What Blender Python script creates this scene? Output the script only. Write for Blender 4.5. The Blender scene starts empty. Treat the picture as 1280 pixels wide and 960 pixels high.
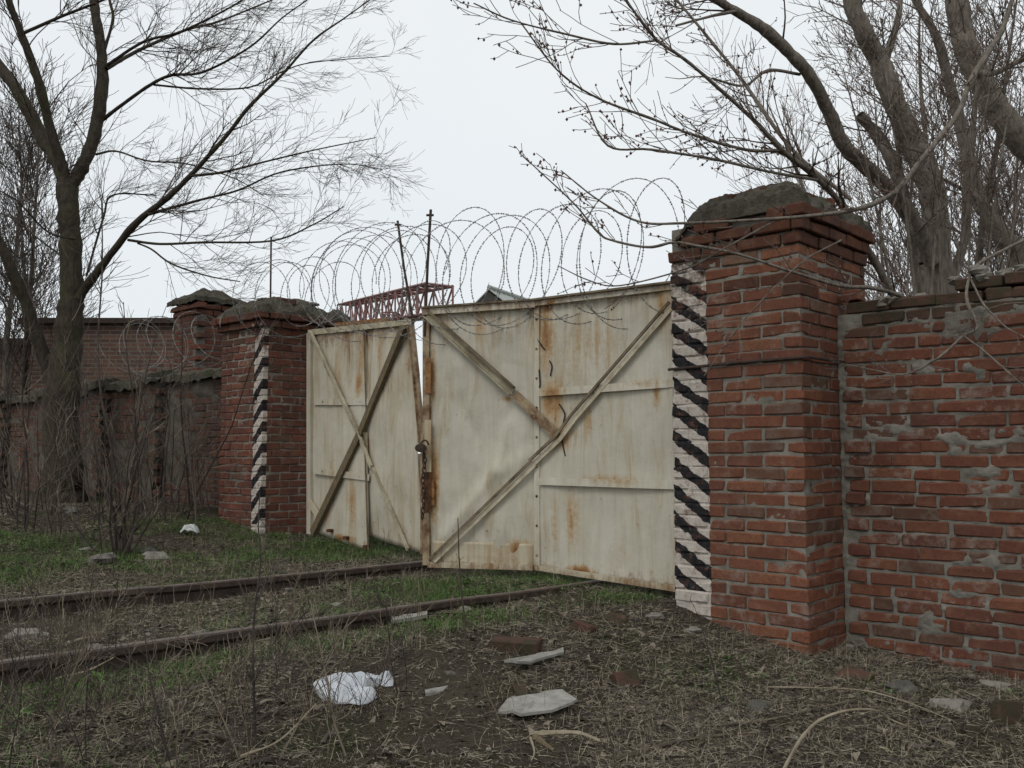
import bpy, math, random
import numpy as np
from mathutils import Vector, noise as mnoise

rng = np.random.default_rng(11)
random.seed(11)
S = bpy.context.scene
C = S.collection
R = math.radians

# ------------------------------------------------------------------ camera, world, sun, exposure
F, CZ = 1150.0, 0.92
PITCH = math.atan(87 / F)
cam = bpy.data.cameras.new('camera')
cam.sensor_width = 36
cam.lens = F / 1280 * 36
cam.clip_start, cam.clip_end = 0.05, 3000
co = bpy.data.objects.new('camera', cam)
co.location = (0, 0, CZ)
co.rotation_euler = (R(90) + PITCH, 0, 0)
C.objects.link(co)
S.camera = co

SUN_EL, SUN_AZ = R(50), R(215)          # azimuth clockwise from +Y
W = bpy.data.worlds.new('World')
S.world = W
W.use_nodes = True
wn, wl = W.node_tree.nodes, W.node_tree.links
wn.clear()
sky = wn.new('ShaderNodeTexSky')
sky.sky_type = 'NISHITA'
sky.sun_disc = False
sky.sun_elevation, sky.sun_rotation = SUN_EL, SUN_AZ
sky.dust_density = 3.0
tc = wn.new('ShaderNodeTexCoord')
cn = wn.new('ShaderNodeTexNoise')
cn.inputs['Scale'].default_value = 1.6
cn.inputs['Detail'].default_value = 4
cr = wn.new('ShaderNodeValToRGB')
cr.color_ramp.elements[0].position, cr.color_ramp.elements[1].position = 0.3, 0.7
cr.color_ramp.elements[0].color = (8.15, 8.72, 9.1, 1)
cr.color_ramp.elements[1].color = (9.0, 9.35, 9.5, 1)
mx = wn.new('ShaderNodeMix')
mx.data_type = 'RGBA'
mx.inputs[0].default_value = 0.93
bg = wn.new('ShaderNodeBackground')
bg.inputs['Strength'].default_value = 0.1
wo = wn.new('ShaderNodeOutputWorld')
wl.new(tc.outputs['Generated'], cn.inputs['Vector'])
wl.new(cn.outputs['Fac'], cr.inputs['Fac'])
wl.new(sky.outputs['Color'], mx.inputs[6])
wl.new(cr.outputs['Color'], mx.inputs[7])
wl.new(mx.outputs[2], bg.inputs['Color'])
wl.new(bg.outputs['Background'], wo.inputs['Surface'])

sl = bpy.data.lights.new('sun', 'SUN')
sl.energy, sl.angle, sl.color = 0.9, R(22), (1, 0.97, 0.93)
so = bpy.data.objects.new('sun', sl)
sd = Vector((math.sin(SUN_AZ) * math.cos(SUN_EL), math.cos(SUN_AZ) * math.cos(SUN_EL), math.sin(SUN_EL)))
so.rotation_euler = sd.to_track_quat('Z', 'Y').to_euler()
C.objects.link(so)
S.view_settings.view_transform = 'Standard'
S.view_settings.look = 'None'
S.view_settings.exposure = 0.0
S.view_settings.gamma = 1.0
S.cycles.max_bounces = 6
S.cycles.diffuse_bounces = 3

# ------------------------------------------------------------------ points
cp, sp_ = math.cos(PITCH), math.sin(PITCH)
def ray(px, py):
    a, b = (px - 640) / F, (480 - py) / F
    return np.array([a, cp - b * sp_, sp_ + b * cp])
def P(px, py, Y):
    d = ray(px, py)
    return np.array([0, 0, CZ]) + d * (Y / d[1])

# ------------------------------------------------------------------ value noise (numpy)
def _h(ix, iy, seed):
    n = (ix.astype(np.int64) * 374761393 + iy.astype(np.int64) * 668265263 + seed * 974711) & 0x7fffffff
    n = ((n ^ (n >> 13)) * 1274126177) & 0x7fffffff
    return ((n ^ (n >> 16)) & 0xffff) / 65535.0
def vn(x, y, seed=0):
    x, y = np.asarray(x, float), np.asarray(y, float)
    ix, iy = np.floor(x), np.floor(y)
    fx, fy = x - ix, y - iy
    fx, fy = fx * fx * (3 - 2 * fx), fy * fy * (3 - 2 * fy)
    a, b = _h(ix, iy, seed), _h(ix + 1, iy, seed)
    c, d = _h(ix, iy + 1, seed), _h(ix + 1, iy + 1, seed)
    return (a * (1 - fx) + b * fx) * (1 - fy) + (c * (1 - fx) + d * fx) * fy
def fbm(x, y, seed=0, o=4):
    t, a, k = 0, 0.5, 0
    for k in range(o):
        t = t + a * vn(np.asarray(x) * 2 ** k, np.asarray(y) * 2 ** k, seed + k * 17)
        a *= 0.5
    return t / (1 - 0.5 ** o)

# track frame: u along the rails, n across (towards the camera is +)
UX, UY = math.sin(R(48)), math.cos(R(48))
def track(x, y):
    return UY * x - UX * y, UX * x + UY * y          # s (across), a (along)
PS = [-200, -60, -16, -12, -10, -8.9, -8.4, -7.6, -7.0, -6.2, -5.9, -5.2, -4.4, -4.0, -3.7, -2.8, -1.2, 2, 20, 60]
PZ = [0.9, 0.6, 0.36, 0.34, 0.32, 0.2, 0.10, 0.02, -0.02, -0.038, -0.038, -0.034, -0.034, -0.03, -0.05, -0.22, -0.32, -0.4, -0.45, -0.5]
def gz(x, y, fine=True):
    x, y = np.asarray(x, float), np.asarray(y, float)
    s, a = track(x, y)
    z = np.interp(s, PS, PZ)
    w = np.clip((s + 7.2) / 1.0, 0, 1) * np.clip((-3.3 - s) / 0.6, 0, 1)
    z = z - w * np.interp(a, [-3, 1.5, 4.6], [0.028, 0.022, -0.012])
    d = np.sqrt(x * x + y * y)
    f = np.clip((60 - d) / 40, 0, 1)
    z = z + f * 0.05 * (fbm(x * 0.9 + 5, y * 0.9, 3, 3) - 0.5)
    if fine:
        z = z + f * (0.05 * (fbm(x * 4, y * 4, 9, 4) - 0.5) + 0.016 * (vn(x * 28, y * 28, 5) - 0.5))
    return z
def G(px, py):
    """where the line of sight of a photo point meets the ground"""
    d = ray(px, py)
    o = np.array([0, 0, CZ])
    t = 1.0
    while t < 60:
        q = o + d * t
        if q[2] <= gz(q[0], q[1], False):
            break
        t += 0.01
    return o + d * t

# ------------------------------------------------------------------ mesh builder
class MB:
    def __init__(s):
        s.V, s.Q, s.T, s.n = [], [], [], 0
    def add(s, v, q=None, t=None):
        v = np.asarray(v, float).reshape(-1, 3)
        if q is not None and len(q):
            s.Q.append(np.asarray(q, np.int64).reshape(-1, 4) + s.n)
        if t is not None and len(t):
            s.T.append(np.asarray(t, np.int64).reshape(-1, 3) + s.n)
        s.V.append(v)
        s.n += len(v)
        return s
    def mesh(s, name, off=None, smooth=False):
        v = np.concatenate(s.V) if s.V else np.zeros((0, 3))
        if off is not None:
            v = v - np.asarray(off)
        q = np.concatenate(s.Q) if s.Q else np.zeros((0, 4), np.int64)
        t = np.concatenate(s.T) if s.T else np.zeros((0, 3), np.int64)
        m = bpy.data.meshes.new(name)
        m.vertices.add(len(v))
        m.vertices.foreach_set('co', v.ravel().astype(np.float32))
        idx = np.concatenate([q.ravel(), t.ravel()]).astype(np.int32)
        m.loops.add(len(idx))
        m.loops.foreach_set('vertex_index', idx)
        m.polygons.add(len(q) + len(t))
        st = np.concatenate([np.arange(len(q)) * 4, len(q) * 4 + np.arange(len(t)) * 3]).astype(np.int32)
        m.polygons.foreach_set('loop_start', st)
        m.polygons.foreach_set('use_smooth', np.full(len(q) + len(t), smooth))
        m.update(calc_edges=True)
        m.validate()
        return m
    def build(s, name, mat, parent=None, off=None, smooth=False, local=False):
        """off: subtracted from the vertices (a parent's place); without parent the object stands at off"""
        if parent is not None and not local and off is None:
            off = np.array(parent.location)
            q = parent.parent
            while q is not None:
                off = off + np.array(q.location)
                q = q.parent
        o = bpy.data.objects.new(name, s.mesh(name, off, smooth))
        if mat:
            o.data.materials.append(mat)
        C.objects.link(o)
        if parent is not None:
            o.parent = parent
        elif off is not None:
            o.location = off
        return o

BOXQ = [(0, 3, 2, 1), (4, 5, 6, 7), (0, 1, 5, 4), (1, 2, 6, 5), (2, 3, 7, 6), (3, 0, 4, 7)]
def box(mb, x0, x1, y0, y1, z0, z1):
    mb.add([(x0, y0, z0), (x1, y0, z0), (x1, y1, z0), (x0, y1, z0), (x0, y0, z1), (x1, y0, z1), (x1, y1, z1), (x0, y1, z1)], BOXQ)
def obox(mb, o, u, v, w):
    o, u, v, w = map(lambda k: np.asarray(k, float), (o, u, v, w))
    mb.add([o, o + u, o + u + v, o + v, o + w, o + u + w, o + u + v + w, o + v + w], BOXQ)
def nrm(v):
    v = np.asarray(v, float)
    return v / max(1e-9, np.linalg.norm(v))
def bar(mb, A, B, n, width, thick, off=0.0):
    """a flat bar from A to B lying against a surface of normal n"""
    A, B = np.asarray(A), np.asarray(B)
    d = nrm(B - A)
    n = nrm(n - d * np.dot(n, d))
    w = np.cross(d, n) * width
    obox(mb, A - w / 2 + n * off, B - A, w, n * thick)
def tube(mb, pts, rad, sides=4, ref=None, cap=False):
    p = np.asarray(pts, float)
    n = len(p)
    t = np.gradient(p, axis=0)
    t /= np.maximum(1e-9, np.linalg.norm(t, axis=1))[:, None]
    if ref is None:
        m = np.abs(t.mean(0))
        ref = np.zeros(3)
        ref[int(np.argmin(m))] = 1
    u = np.cross(t, ref)
    u /= np.maximum(1e-9, np.linalg.norm(u, axis=1))[:, None]
    w = np.cross(t, u)
    r = np.broadcast_to(np.asarray(rad, float), (n,))[:, None]
    a = np.arange(sides) / sides * 2 * math.pi
    ring = p[:, None] + (u[:, None] * np.cos(a)[None, :, None] + w[:, None] * np.sin(a)[None, :, None]) * r[:, None]
    i = np.arange(n - 1)[:, None] * sides
    j = np.arange(sides)[None]
    k = (j + 1) % sides
    q = np.stack([i + j, i + k, i + sides + k, i + sides + j], -1).reshape(-1, 4)
    v = ring.reshape(-1, 3)
    tr = None
    if cap:
        v = np.concatenate([v, p[:1], p[-1:]])
        e = (n - 1) * sides
        jj = np.arange(sides)
        kk = (jj + 1) % sides
        tr = np.concatenate([np.stack([kk, jj, np.full(sides, n * sides)], -1), np.stack([e + jj, e + kk, np.full(sides, n * sides + 1)], -1)])
    mb.add(v, q, tr)
def smooth_path(cps, per=5):
    """Catmull-Rom through control rows (any number of columns)"""
    c = np.asarray(cps, float)
    c = np.vstack([2 * c[0] - c[1], c, 2 * c[-1] - c[-2]])
    out = []
    for k in range(1, len(c) - 2):
        for t in np.arange(per) / per:
            a, b, d, e = c[k - 1], c[k], c[k + 1], c[k + 2]
            out.append(0.5 * (2 * b + (d - a) * t + (2 * a - 5 * b + 4 * d - e) * t * t + (3 * b - a - 3 * d + e) * t ** 3))
    out.append(c[-2])
    return np.array(out)
def slab(mb, g, n, th):
    """grid g (nu,nv,3) thickened by th against normal n, with rims"""
    nu, nv = g.shape[:2]
    b = g - np.asarray(n) * th
    v = np.concatenate([g.reshape(-1, 3), b.reshape(-1, 3)])
    i, j = np.meshgrid(np.arange(nu - 1), np.arange(nv - 1), indexing='ij')
    a = (i * nv + j).ravel()
    f = np.stack([a, a + nv, a + nv + 1, a + 1], -1)
    M = nu * nv
    rim = [(k, k + 1, k + 1 + M, k + M) for k in range(nv - 1)]
    rim += [((nu - 1) * nv + k + 1, (nu - 1) * nv + k, (nu - 1) * nv + k + M, (nu - 1) * nv + k + 1 + M) for k in range(nv - 1)]
    rim += [((k + 1) * nv, k * nv, k * nv + M, (k + 1) * nv + M) for k in range(nu - 1)]
    rim += [(k * nv + nv - 1, (k + 1) * nv + nv - 1, (k + 1) * nv + nv - 1 + M, k * nv + nv - 1 + M) for k in range(nu - 1)]
    mb.add(v, np.concatenate([f, f[:, ::-1] + M, np.array(rim)]))
def gridq(nu, nv):
    i, j = np.meshgrid(np.arange(nu - 1), np.arange(nv - 1), indexing='ij')
    a = (i * nv + j).ravel()
    return np.stack([a, a + nv, a + nv + 1, a + 1], -1)

def tag(o, label=None, cat=None, group=None, kind=None):
    for k, v in (('label', label), ('category', cat), ('group', group), ('kind', kind)):
        if v:
            o[k] = v
    return o
def empty(name, loc, rz=0.0):
    o = bpy.data.objects.new(name, None)
    o.empty_display_size = 0.2
    o.location = loc
    o.rotation_euler = (0, 0, rz)
    C.objects.link(o)
    return o
def thing(name, label, cat, loc=(0, 0, 0), rz=0.0, group=None):
    return tag(empty(name, loc, rz), label, cat, group, 'thing')

# ------------------------------------------------------------------ materials
class NT:
    def __init__(s, name):
        s.m = bpy.data.materials.new(name)
        s.m.use_nodes = True
        s.t = s.m.node_tree
        s.t.nodes.clear()
    def n(s, typ, **kw):
        x = s.t.nodes.new('ShaderNode' + typ)
        for k, v in kw.items():
            setattr(x, k, v)
        return x
    def put(s, sock, v):
        if isinstance(v, bpy.types.NodeSocket):
            s.t.links.new(v, sock)
        elif v is not None:
            sock.default_value = v
    def noise(s, vec, scale, detail=4, rough=0.6, out='Fac', dist=0.0):
        x = s.n('TexNoise')
        s.put(x.inputs['Vector'], vec)
        x.inputs['Scale'].default_value = scale
        x.inputs['Detail'].default_value = detail
        x.inputs['Roughness'].default_value = rough
        x.inputs['Distortion'].default_value = dist
        return x.outputs[out]
    def ramp(s, fac, stops):
        x = s.n('ValToRGB')
        s.put(x.inputs[0], fac)
        e = x.color_ramp.elements
        while len(e) < len(stops):
            e.new(0.5)
        for k, (p, c) in enumerate(stops):
            e[k].position = p
            e[k].color = (c, c, c, 1) if isinstance(c, (int, float)) else (*c, 1)
        return x.outputs[0]
    def mix(s, fac, a, b, mode='MIX'):
        x = s.n('Mix', data_type='RGBA', blend_type=mode)
        s.put(x.inputs[0], fac)
        s.put(x.inputs[6], a if not isinstance(a, tuple) else (*a, 1))
        s.put(x.inputs[7], b if not isinstance(b, tuple) else (*b, 1))
        return x.outputs[2]
    def math(s, op, a, b=None, clamp=False):
        x = s.n('Math', operation=op, use_clamp=clamp)
        s.put(x.inputs[0], a)
        s.put(x.inputs[1], b)
        return x.outputs[0]
    def scalev(s, vec, v):
        x = s.n('Mapping')
        s.put(x.inputs['Vector'], vec)
        x.inputs['Scale'].default_value = v
        return x.outputs[0]
    def pos(s):
        return s.n('NewGeometry').outputs['Position']
    def island(s):
        return s.n('NewGeometry').outputs['Random Per Island']
    def rnd(s):
        a = s.math('ADD', s.n('ObjectInfo').outputs['Random'], s.island())
        return s.math('FRACT', a)
    def objc(s, ob=None):
        x = s.n('TexCoord')
        if ob is not None:
            x.object = ob
        return x.outputs['Object']
    def sep(s, vec):
        x = s.n('SeparateXYZ')
        s.put(x.inputs[0], vec)
        return x.outputs
    def out(s, col, rough=0.9, bump=None, strength=0.4, dist=0.01, metal=0.0, spec=0.3, trans=None):
        b = s.n('BsdfPrincipled')
        s.put(b.inputs['Base Color'], col if not isinstance(col, tuple) else (*col, 1))
        s.put(b.inputs['Roughness'], rough)
        s.put(b.inputs['Metallic'], metal)
        b.inputs['Specular IOR Level'].default_value = spec
        if bump is not None:
            k = s.n('Bump')
            k.inputs['Strength'].default_value = strength
            k.inputs['Distance'].default_value = dist
            s.put(k.inputs['Height'], bump)
            s.t.links.new(k.outputs[0], b.inputs['Normal'])
        o = s.n('OutputMaterial')
        s.t.links.new(b.outputs[0], o.inputs['Surface'])
        return s.m

def paint_layer(t, col, root, x0, x1, z0, z1, slope, period, phase, vn_edge=0.012):
    """slanted black and white warning stripes in the pillar's own coordinates"""
    c = t.objc(root)
    x, y, z = t.sep(c)[:3]
    wob = t.math('MULTIPLY', t.math('SUBTRACT', t.noise(c, 14, 2), 0.5), vn_edge * 2.6)
    xx = t.math('ADD', x, wob)
    zz = t.math('ADD', z, t.math('MULTIPLY', wob, 1.2))
    k = t.math('FRACT', t.math('DIVIDE', t.math('ADD', zz, t.math('ADD', t.math('MULTIPLY', xx, slope), phase)), period))
    stripe = t.math('MULTIPLY', t.math('GREATER_THAN', k, 0.53), t.math('GREATER_THAN', z, z0 + 0.21))
    grime = t.noise(c, 25, 6)
    white = t.mix(t.ramp(grime, [(0.35, 0.0), (0.75, 0.8)]), (0.62, 0.56, 0.49), (0.36, 0.31, 0.265))
    black = t.mix(t.ramp(grime, [(0.4, 0.0), (0.8, 1.0)]), (0.02, 0.02, 0.022), (0.05, 0.045, 0.045))
    pc = t.mix(stripe, white, black)
    m = t.math('MULTIPLY', t.math('GREATER_THAN', xx, x0), t.math('LESS_THAN', xx, x1))
    m = t.math('MULTIPLY', m, t.math('LESS_THAN', y, 0.06))
    zend = t.math('ADD', z, t.math('MULTIPLY', t.math('SUBTRACT', t.noise(c, 6, 3), 0.5), 0.2))
    m = t.math('MULTIPLY', m, t.math('MULTIPLY', t.math('GREATER_THAN', zend, z0), t.math('LESS_THAN', zend, z1)))
    fade = t.math('MULTIPLY', t.ramp(t.math('DIVIDE', z, z1), [(0.82, 0.0), (1.0, 0.12)]), 1.0)
    chips = t.ramp(t.math('ADD', t.noise(c, 16, 8, 0.78), fade), [(0.53, 1.0), (0.66, 0.0)])
    m = t.math('MULTIPLY', m, t.math('MAXIMUM', chips, 0.2))
    return t.mix(m, col, pc)
def brick_mat(name, tones, dirt=0.3, lime=0.55, root=None, paint=None):
    t = NT(name)
    p = t.pos()
    r = t.rnd()
    base = t.ramp(r, [(k / (len(tones) - 1), c) for k, c in enumerate(tones)])
    r2 = t.math('FRACT', t.math('MULTIPLY', r, 13.7))
    f1 = t.noise(p, 60, 6, 0.7)
    col = t.mix(t.ramp(f1, [(0.3, 0.0), (0.75, 0.7)]), base, (0.10, 0.045, 0.033))
    col = t.mix(t.ramp(t.noise(p, 17, 5, 0.7), [(0.48, 0.0), (0.66, 0.65)]), col, t.mix(0.5, base, (0.26, 0.15, 0.09)))
    col = t.mix(t.ramp(t.noise(p, 28, 7, 0.75), [(0.58, 0.0), (0.68, 0.75)]), col, (0.055, 0.04, 0.034))
    f2 = t.noise(p, 2.2, 5)
    col = t.mix(t.math('MULTIPLY', t.ramp(f2, [(0.4, 0.0), (0.7, 1.0)]), dirt), col, (0.07, 0.05, 0.042))
    f3 = t.noise(p, 11, 8, 0.72)
    f3 = t.math('ADD', f3, t.math('MULTIPLY', t.math('SUBTRACT', r2, 0.5), 0.16))
    col = t.mix(t.math('MULTIPLY', t.ramp(f3, [(0.55, 0.0), (0.7, 1.0)]), lime), col, (0.33, 0.28, 0.24))
    soot = t.math('GREATER_THAN', r2, 0.9)
    col = t.mix(t.math('MULTIPLY', soot, 0.55), col, (0.10, 0.07, 0.05))
    if paint:
        col = paint_layer(t, col, root, *paint)
    h = t.math('ADD', t.math('MULTIPLY', f1, 0.6), t.noise(p, 240, 3))
    return t.out(col, 0.95, h, 0.8, 0.008, spec=0.08)
def mortar_mat(name, c0, c1, root=None, paint=None):
    t = NT(name)
    p = t.pos()
    f = t.noise(p, 7, 8, 0.7)
    col = t.mix(t.ramp(f, [(0.3, 0.0), (0.7, 1.0)]), c0, c1)
    col = t.mix(t.ramp(t.noise(p, 1.6, 4), [(0.45, 0.0), (0.75, 0.6)]), col, (0.09, 0.075, 0.06))
    if paint:
        col = paint_layer(t, col, root, *paint)
    return t.out(col, 0.95, t.noise(p, 90, 6, 0.7), 0.8, 0.012, spec=0.1)
def simple(name, c0, c1, scale=12, rough=0.85, bump=0.4, bscale=60, rnd=0.0, metal=0.0, spec=0.3, lo=0.35, hi=0.7, obj=False, stretch=None):
    t = NT(name)
    p = t.objc() if obj else t.pos()
    if stretch:
        p = t.scalev(p, stretch)
    f = t.noise(p, scale, 6, 0.65)
    if rnd:
        f = t.math('ADD', f, t.math('MULTIPLY', t.math('SUBTRACT', t.rnd(), 0.5), rnd))
    col = t.mix(t.ramp(f, [(lo, 0.0), (hi, 1.0)]), c0, c1)
    return t.out(col, rough, t.noise(p, bscale, 5), bump, 0.01, metal, spec)
M = {}
M['rust'] = simple('rusty_iron', (0.045, 0.022, 0.014), (0.17, 0.075, 0.03), 30, 0.9, 0.5)
M['rust_dark'] = simple('dark_rust', (0.03, 0.022, 0.02), (0.075, 0.045, 0.03), 25, 0.8, 0.5)
M['rust_orange'] = simple('orange_rust', (0.10, 0.04, 0.015), (0.38, 0.2, 0.08), 18, 0.9, 0.5)
M['truss'] = simple('hazed_red_oxide', (0.20, 0.10, 0.092), (0.30, 0.18, 0.165), 3, 0.9, 0.1)  # red oxide, lightened in the colour itself for distance haze
M['wire'] = simple('weathered_wire', (0.15, 0.145, 0.135), (0.34, 0.33, 0.31), 20, 0.6, 0.2)
M['wood'] = simple('old_wood', (0.10, 0.075, 0.045), (0.22, 0.17, 0.10), 14, 0.9, 0.6, stretch=(6, 6, 1))
def bark(name, c0, c1, moss=(0.08, 0.09, 0.035), mossy=0.4):
    t = NT(name)
    p = t.pos()
    s = t.scalev(p, (1, 1, 0.22))
    f = t.noise(s, 34, 7, 0.7)
    col = t.mix(t.ramp(f, [(0.3, 0.0), (0.7, 1.0)]), c0, c1)
    col = t.mix(t.math('MULTIPLY', t.ramp(t.noise(p, 3.5, 5), [(0.5, 0.0), (0.66, 1.0)]), mossy), col, moss)
    return t.out(col, 0.95, t.math('ADD', f, t.noise(p, 6, 3)), 0.9, 0.03, spec=0.1)
M['bark_dark'] = bark('dark_bark', (0.028, 0.023, 0.018), (0.09, 0.074, 0.057), mossy=0.35)
M['bark_grey'] = bark('grey_bark', (0.085, 0.07, 0.058), (0.29, 0.25, 0.205), mossy=0.12)
M['twig_dark'] = simple('dark_twig', (0.05, 0.038, 0.032), (0.11, 0.085, 0.07), 8, 0.9, 0.1, rnd=0.5)
M['twig_grey'] = simple('grey_twig', (0.085, 0.065, 0.052), (0.17, 0.135, 0.11), 8, 0.9, 0.1, rnd=0.5)
M['twig_red'] = simple('reddish_twig', (0.12, 0.085, 0.072), (0.23, 0.19, 0.165), 6, 0.9, 0.1, rnd=0.6)
M['bud'] = simple('bud_scales', (0.09, 0.045, 0.04), (0.17, 0.09, 0.075), 20, 0.8, 0.1, rnd=0.5)
M['stalk'] = simple('dead_stalk', (0.08, 0.063, 0.045), (0.20, 0.163, 0.115), 9, 0.9, 0.2, rnd=0.7)
M['stem'] = simple('sapling_stem', (0.038, 0.03, 0.026), (0.10, 0.08, 0.066), 9, 0.9, 0.2, rnd=0.7)
M['cane'] = simple('dry_cane', (0.19, 0.155, 0.105), (0.36, 0.305, 0.215), 7, 0.8, 0.2)
M['straw'] = simple('dry_straw', (0.095, 0.078, 0.054), (0.39, 0.335, 0.24), 6, 0.9, 0.1, rnd=1.1)
M['litter'] = simple('leaf_litter', (0.042, 0.034, 0.026), (0.20, 0.167, 0.124), 6, 0.95, 0.1, rnd=1.1)
M['grass'] = simple('green_grass', (0.04, 0.078, 0.018), (0.13, 0.20, 0.05), 3, 0.8, 0.0, rnd=0.9)
M['herb'] = simple('low_herb', (0.03, 0.07, 0.016), (0.085, 0.165, 0.038), 3, 0.8, 0.0, rnd=0.9)
M['stone'] = simple('grey_stone', (0.085, 0.078, 0.066), (0.22, 0.20, 0.17), 14, 0.95, 0.6, rnd=0.5)
M['cement'] = simple('mossy_cement', (0.13, 0.115, 0.09), (0.25, 0.225, 0.185), 9, 0.97, 0.9, 40, lo=0.3)
M['asbestos'] = simple('fibre_cement', (0.22, 0.21, 0.185), (0.36, 0.34, 0.305), 16, 0.95, 0.4, 90)
M['bag'] = simple('white_plastic', (0.42, 0.435, 0.46), (0.62, 0.64, 0.67), 9, 0.4, 0.2, 30)
M['paper'] = simple('pale_rag', (0.38, 0.40, 0.38), (0.6, 0.6, 0.57), 12, 0.7, 0.2)
def moss_cement():
    t = NT('mossy_cap')
    p = t.pos()
    f = t.noise(p, 12, 7, 0.7)
    col = t.mix(t.ramp(f, [(0.3, 0.0), (0.7, 1.0)]), (0.06, 0.052, 0.041), (0.17, 0.152, 0.122))
    col = t.mix(t.ramp(t.noise(p, 8, 7, 0.75), [(0.50, 0.0), (0.62, 0.75)]), col, (0.06, 0.062, 0.026))
    col = t.mix(t.ramp(t.noise(p, 19, 7, 0.75), [(0.55, 0.0), (0.66, 0.8)]), col, (0.035, 0.03, 0.024))
    return t.out(col, 0.97, t.noise(p, 45, 7, 0.75), 1.0, 0.03, spec=0.1)
M['cap'] = moss_cement()
def soil():
    t = NT('bare_soil')
    p = t.pos()
    f = t.noise(p, 3.2, 7, 0.7)
    col = t.mix(t.ramp(f, [(0.3, 0.0), (0.7, 1.0)]), (0.042, 0.033, 0.024), (0.105, 0.085, 0.062))
    col = t.mix(t.ramp(t.noise(p, 48, 6, 0.75), [(0.5, 0.0), (0.72, 0.85)]), col, (0.17, 0.135, 0.09))
    col = t.mix(t.ramp(t.noise(p, 1.1, 5), [(0.52, 0.0), (0.66, 0.6)]), col, (0.035, 0.055, 0.018))
    return t.out(col, 0.97, t.math('ADD', t.noise(p, 35, 7, 0.75), t.noise(p, 150, 3)), 1.0, 0.02, spec=0.1)
M['soil'] = soil()
def mossy():
    t = NT('mossy_brick')
    p = t.pos()
    col = t.mix(t.ramp(t.noise(p, 12, 6), [(0.36, 0.0), (0.58, 1.0)]), (0.10, 0.052, 0.04), (0.055, 0.045, 0.03))
    return t.out(col, 0.95, t.noise(p, 70, 5), 0.6, 0.01, spec=0.1)
M['mossy_brick'] = mossy()
def gate_paint(name, base, streak, heavy=0.0, band=None, patches=()):
    t = NT(name)
    c = t.objc()
    p = t.pos()
    n1 = t.noise(t.scalev(p, (1, 1, 0.11)), 9, 7, 0.72, dist=0.8)            # vertical runs
    n2 = t.noise(p, 1.5, 5, 0.6)
    n3 = t.noise(p, 26, 7, 0.75)
    z = t.sep(c)[2]
    col = t.mix(t.ramp(n2, [(0.3, 0.0), (0.75, 1.0)]), base, tuple(k * 0.8 for k in base))
    col = t.mix(t.ramp(n1, [(0.40, 0.0), (0.72, 0.7)]), col, (0.39, 0.335, 0.225))
    run = t.math('ADD', n1, t.math('MULTIPLY', t.math('SUBTRACT', n2, 0.5), 0.55))
    top = t.math('MULTIPLY', t.ramp(t.math('DIVIDE', z, 2.1), [(0.5, 0.0), (1.0, 1.0)]), 0.09)
    run = t.math('ADD', run, t.math('ADD', top, heavy))
    if band:                                   # the rust bled from the middle seam of the leaf
        dx = t.math('ABSOLUTE', t.math('SUBTRACT', t.sep(c)[0], band[0]))
        run = t.math('ADD', run, t.math('MULTIPLY', t.ramp(t.math('DIVIDE', dx, band[1]), [(0.0, 1.0), (1.0, 0.0)]), band[2]))
    col = t.mix(t.math('MULTIPLY', t.ramp(run, [(0.53, 0.0), (0.76, 0.85)]), streak), col, (0.35, 0.22, 0.10))
    col = t.mix(t.ramp(run, [(0.68, 0.0), (0.84, 0.85)]), col, (0.17, 0.08, 0.03))
    n4 = t.noise(p, 4.5, 7, 0.7, dist=0.6)
    col = t.mix(t.ramp(n4, [(0.48, 0.0), (0.72, 0.4)]), col, (0.36, 0.315, 0.225))
    edge = t.math('ADD', t.ramp(t.math('DIVIDE', z, 2.1), [(0.02, 0.2), (0.085, 0.0), (0.9, 0.0), (0.985, 0.2)]), t.math('MULTIPLY', t.math('SUBTRACT', n3, 0.5), 0.5))
    edge = t.math('ADD', edge, t.math('MULTIPLY', t.math('SUBTRACT', n1, 0.5), 0.5))
    col = t.mix(t.ramp(edge, [(0.10, 0.0), (0.30, 0.9)]), col, (0.17, 0.085, 0.035))
    if patches:                                # rust that has bled out of seams, holes and strap ends
        tot = None
        for x, zz, rx, rz, k in patches:
            mp = t.n('Mapping')
            t.put(mp.inputs['Vector'], c)
            mp.inputs['Scale'].default_value = (1 / rx, 0, 1 / rz)
            mp.inputs['Location'].default_value = (-x / rx, 0, -zz / rz)
            ln = t.n('VectorMath', operation='LENGTH')
            t.put(ln.inputs[0], mp.outputs[0])
            v = t.math('MULTIPLY', t.math('SUBTRACT', 1.0, ln.outputs['Value'], clamp=True), k * 0.88)
            tot = v if tot is None else t.math('MAXIMUM', tot, v)
        grain = t.math('ADD', t.math('MULTIPLY', t.math('SUBTRACT', n1, 0.5), 1.1), t.math('MULTIPLY', t.math('SUBTRACT', n3, 0.5), 1.0))
        pm = t.math('ADD', tot, t.math('MULTIPLY', grain, t.math('ADD', t.ramp(tot, [(0.0, 0.0), (0.3, 1.0)]), 0.0)))
        col = t.mix(t.ramp(pm, [(0.12, 0.0), (0.55, 0.85)]), col, (0.38, 0.225, 0.085))
        col = t.mix(t.ramp(pm, [(0.45, 0.0), (0.85, 0.9)]), col, (0.20, 0.082, 0.024))
        col = t.mix(t.ramp(pm, [(0.95, 0.0), (1.2, 0.9)]), col, (0.06, 0.03, 0.018))
    spots = t.math('ADD', n3, t.math('MULTIPLY', t.math('SUBTRACT', n2, 0.5), 0.45))
    col = t.mix(t.ramp(spots, [(0.655, 0.0), (0.72, 1.0)]), col, (0.16, 0.075, 0.03))
    return t.out(col, 0.6, t.math('ADD', t.math('MULTIPLY', n3, 0.2), t.math('MULTIPLY', n2, 1.5)), 0.35, 0.03, spec=0.3)
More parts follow.
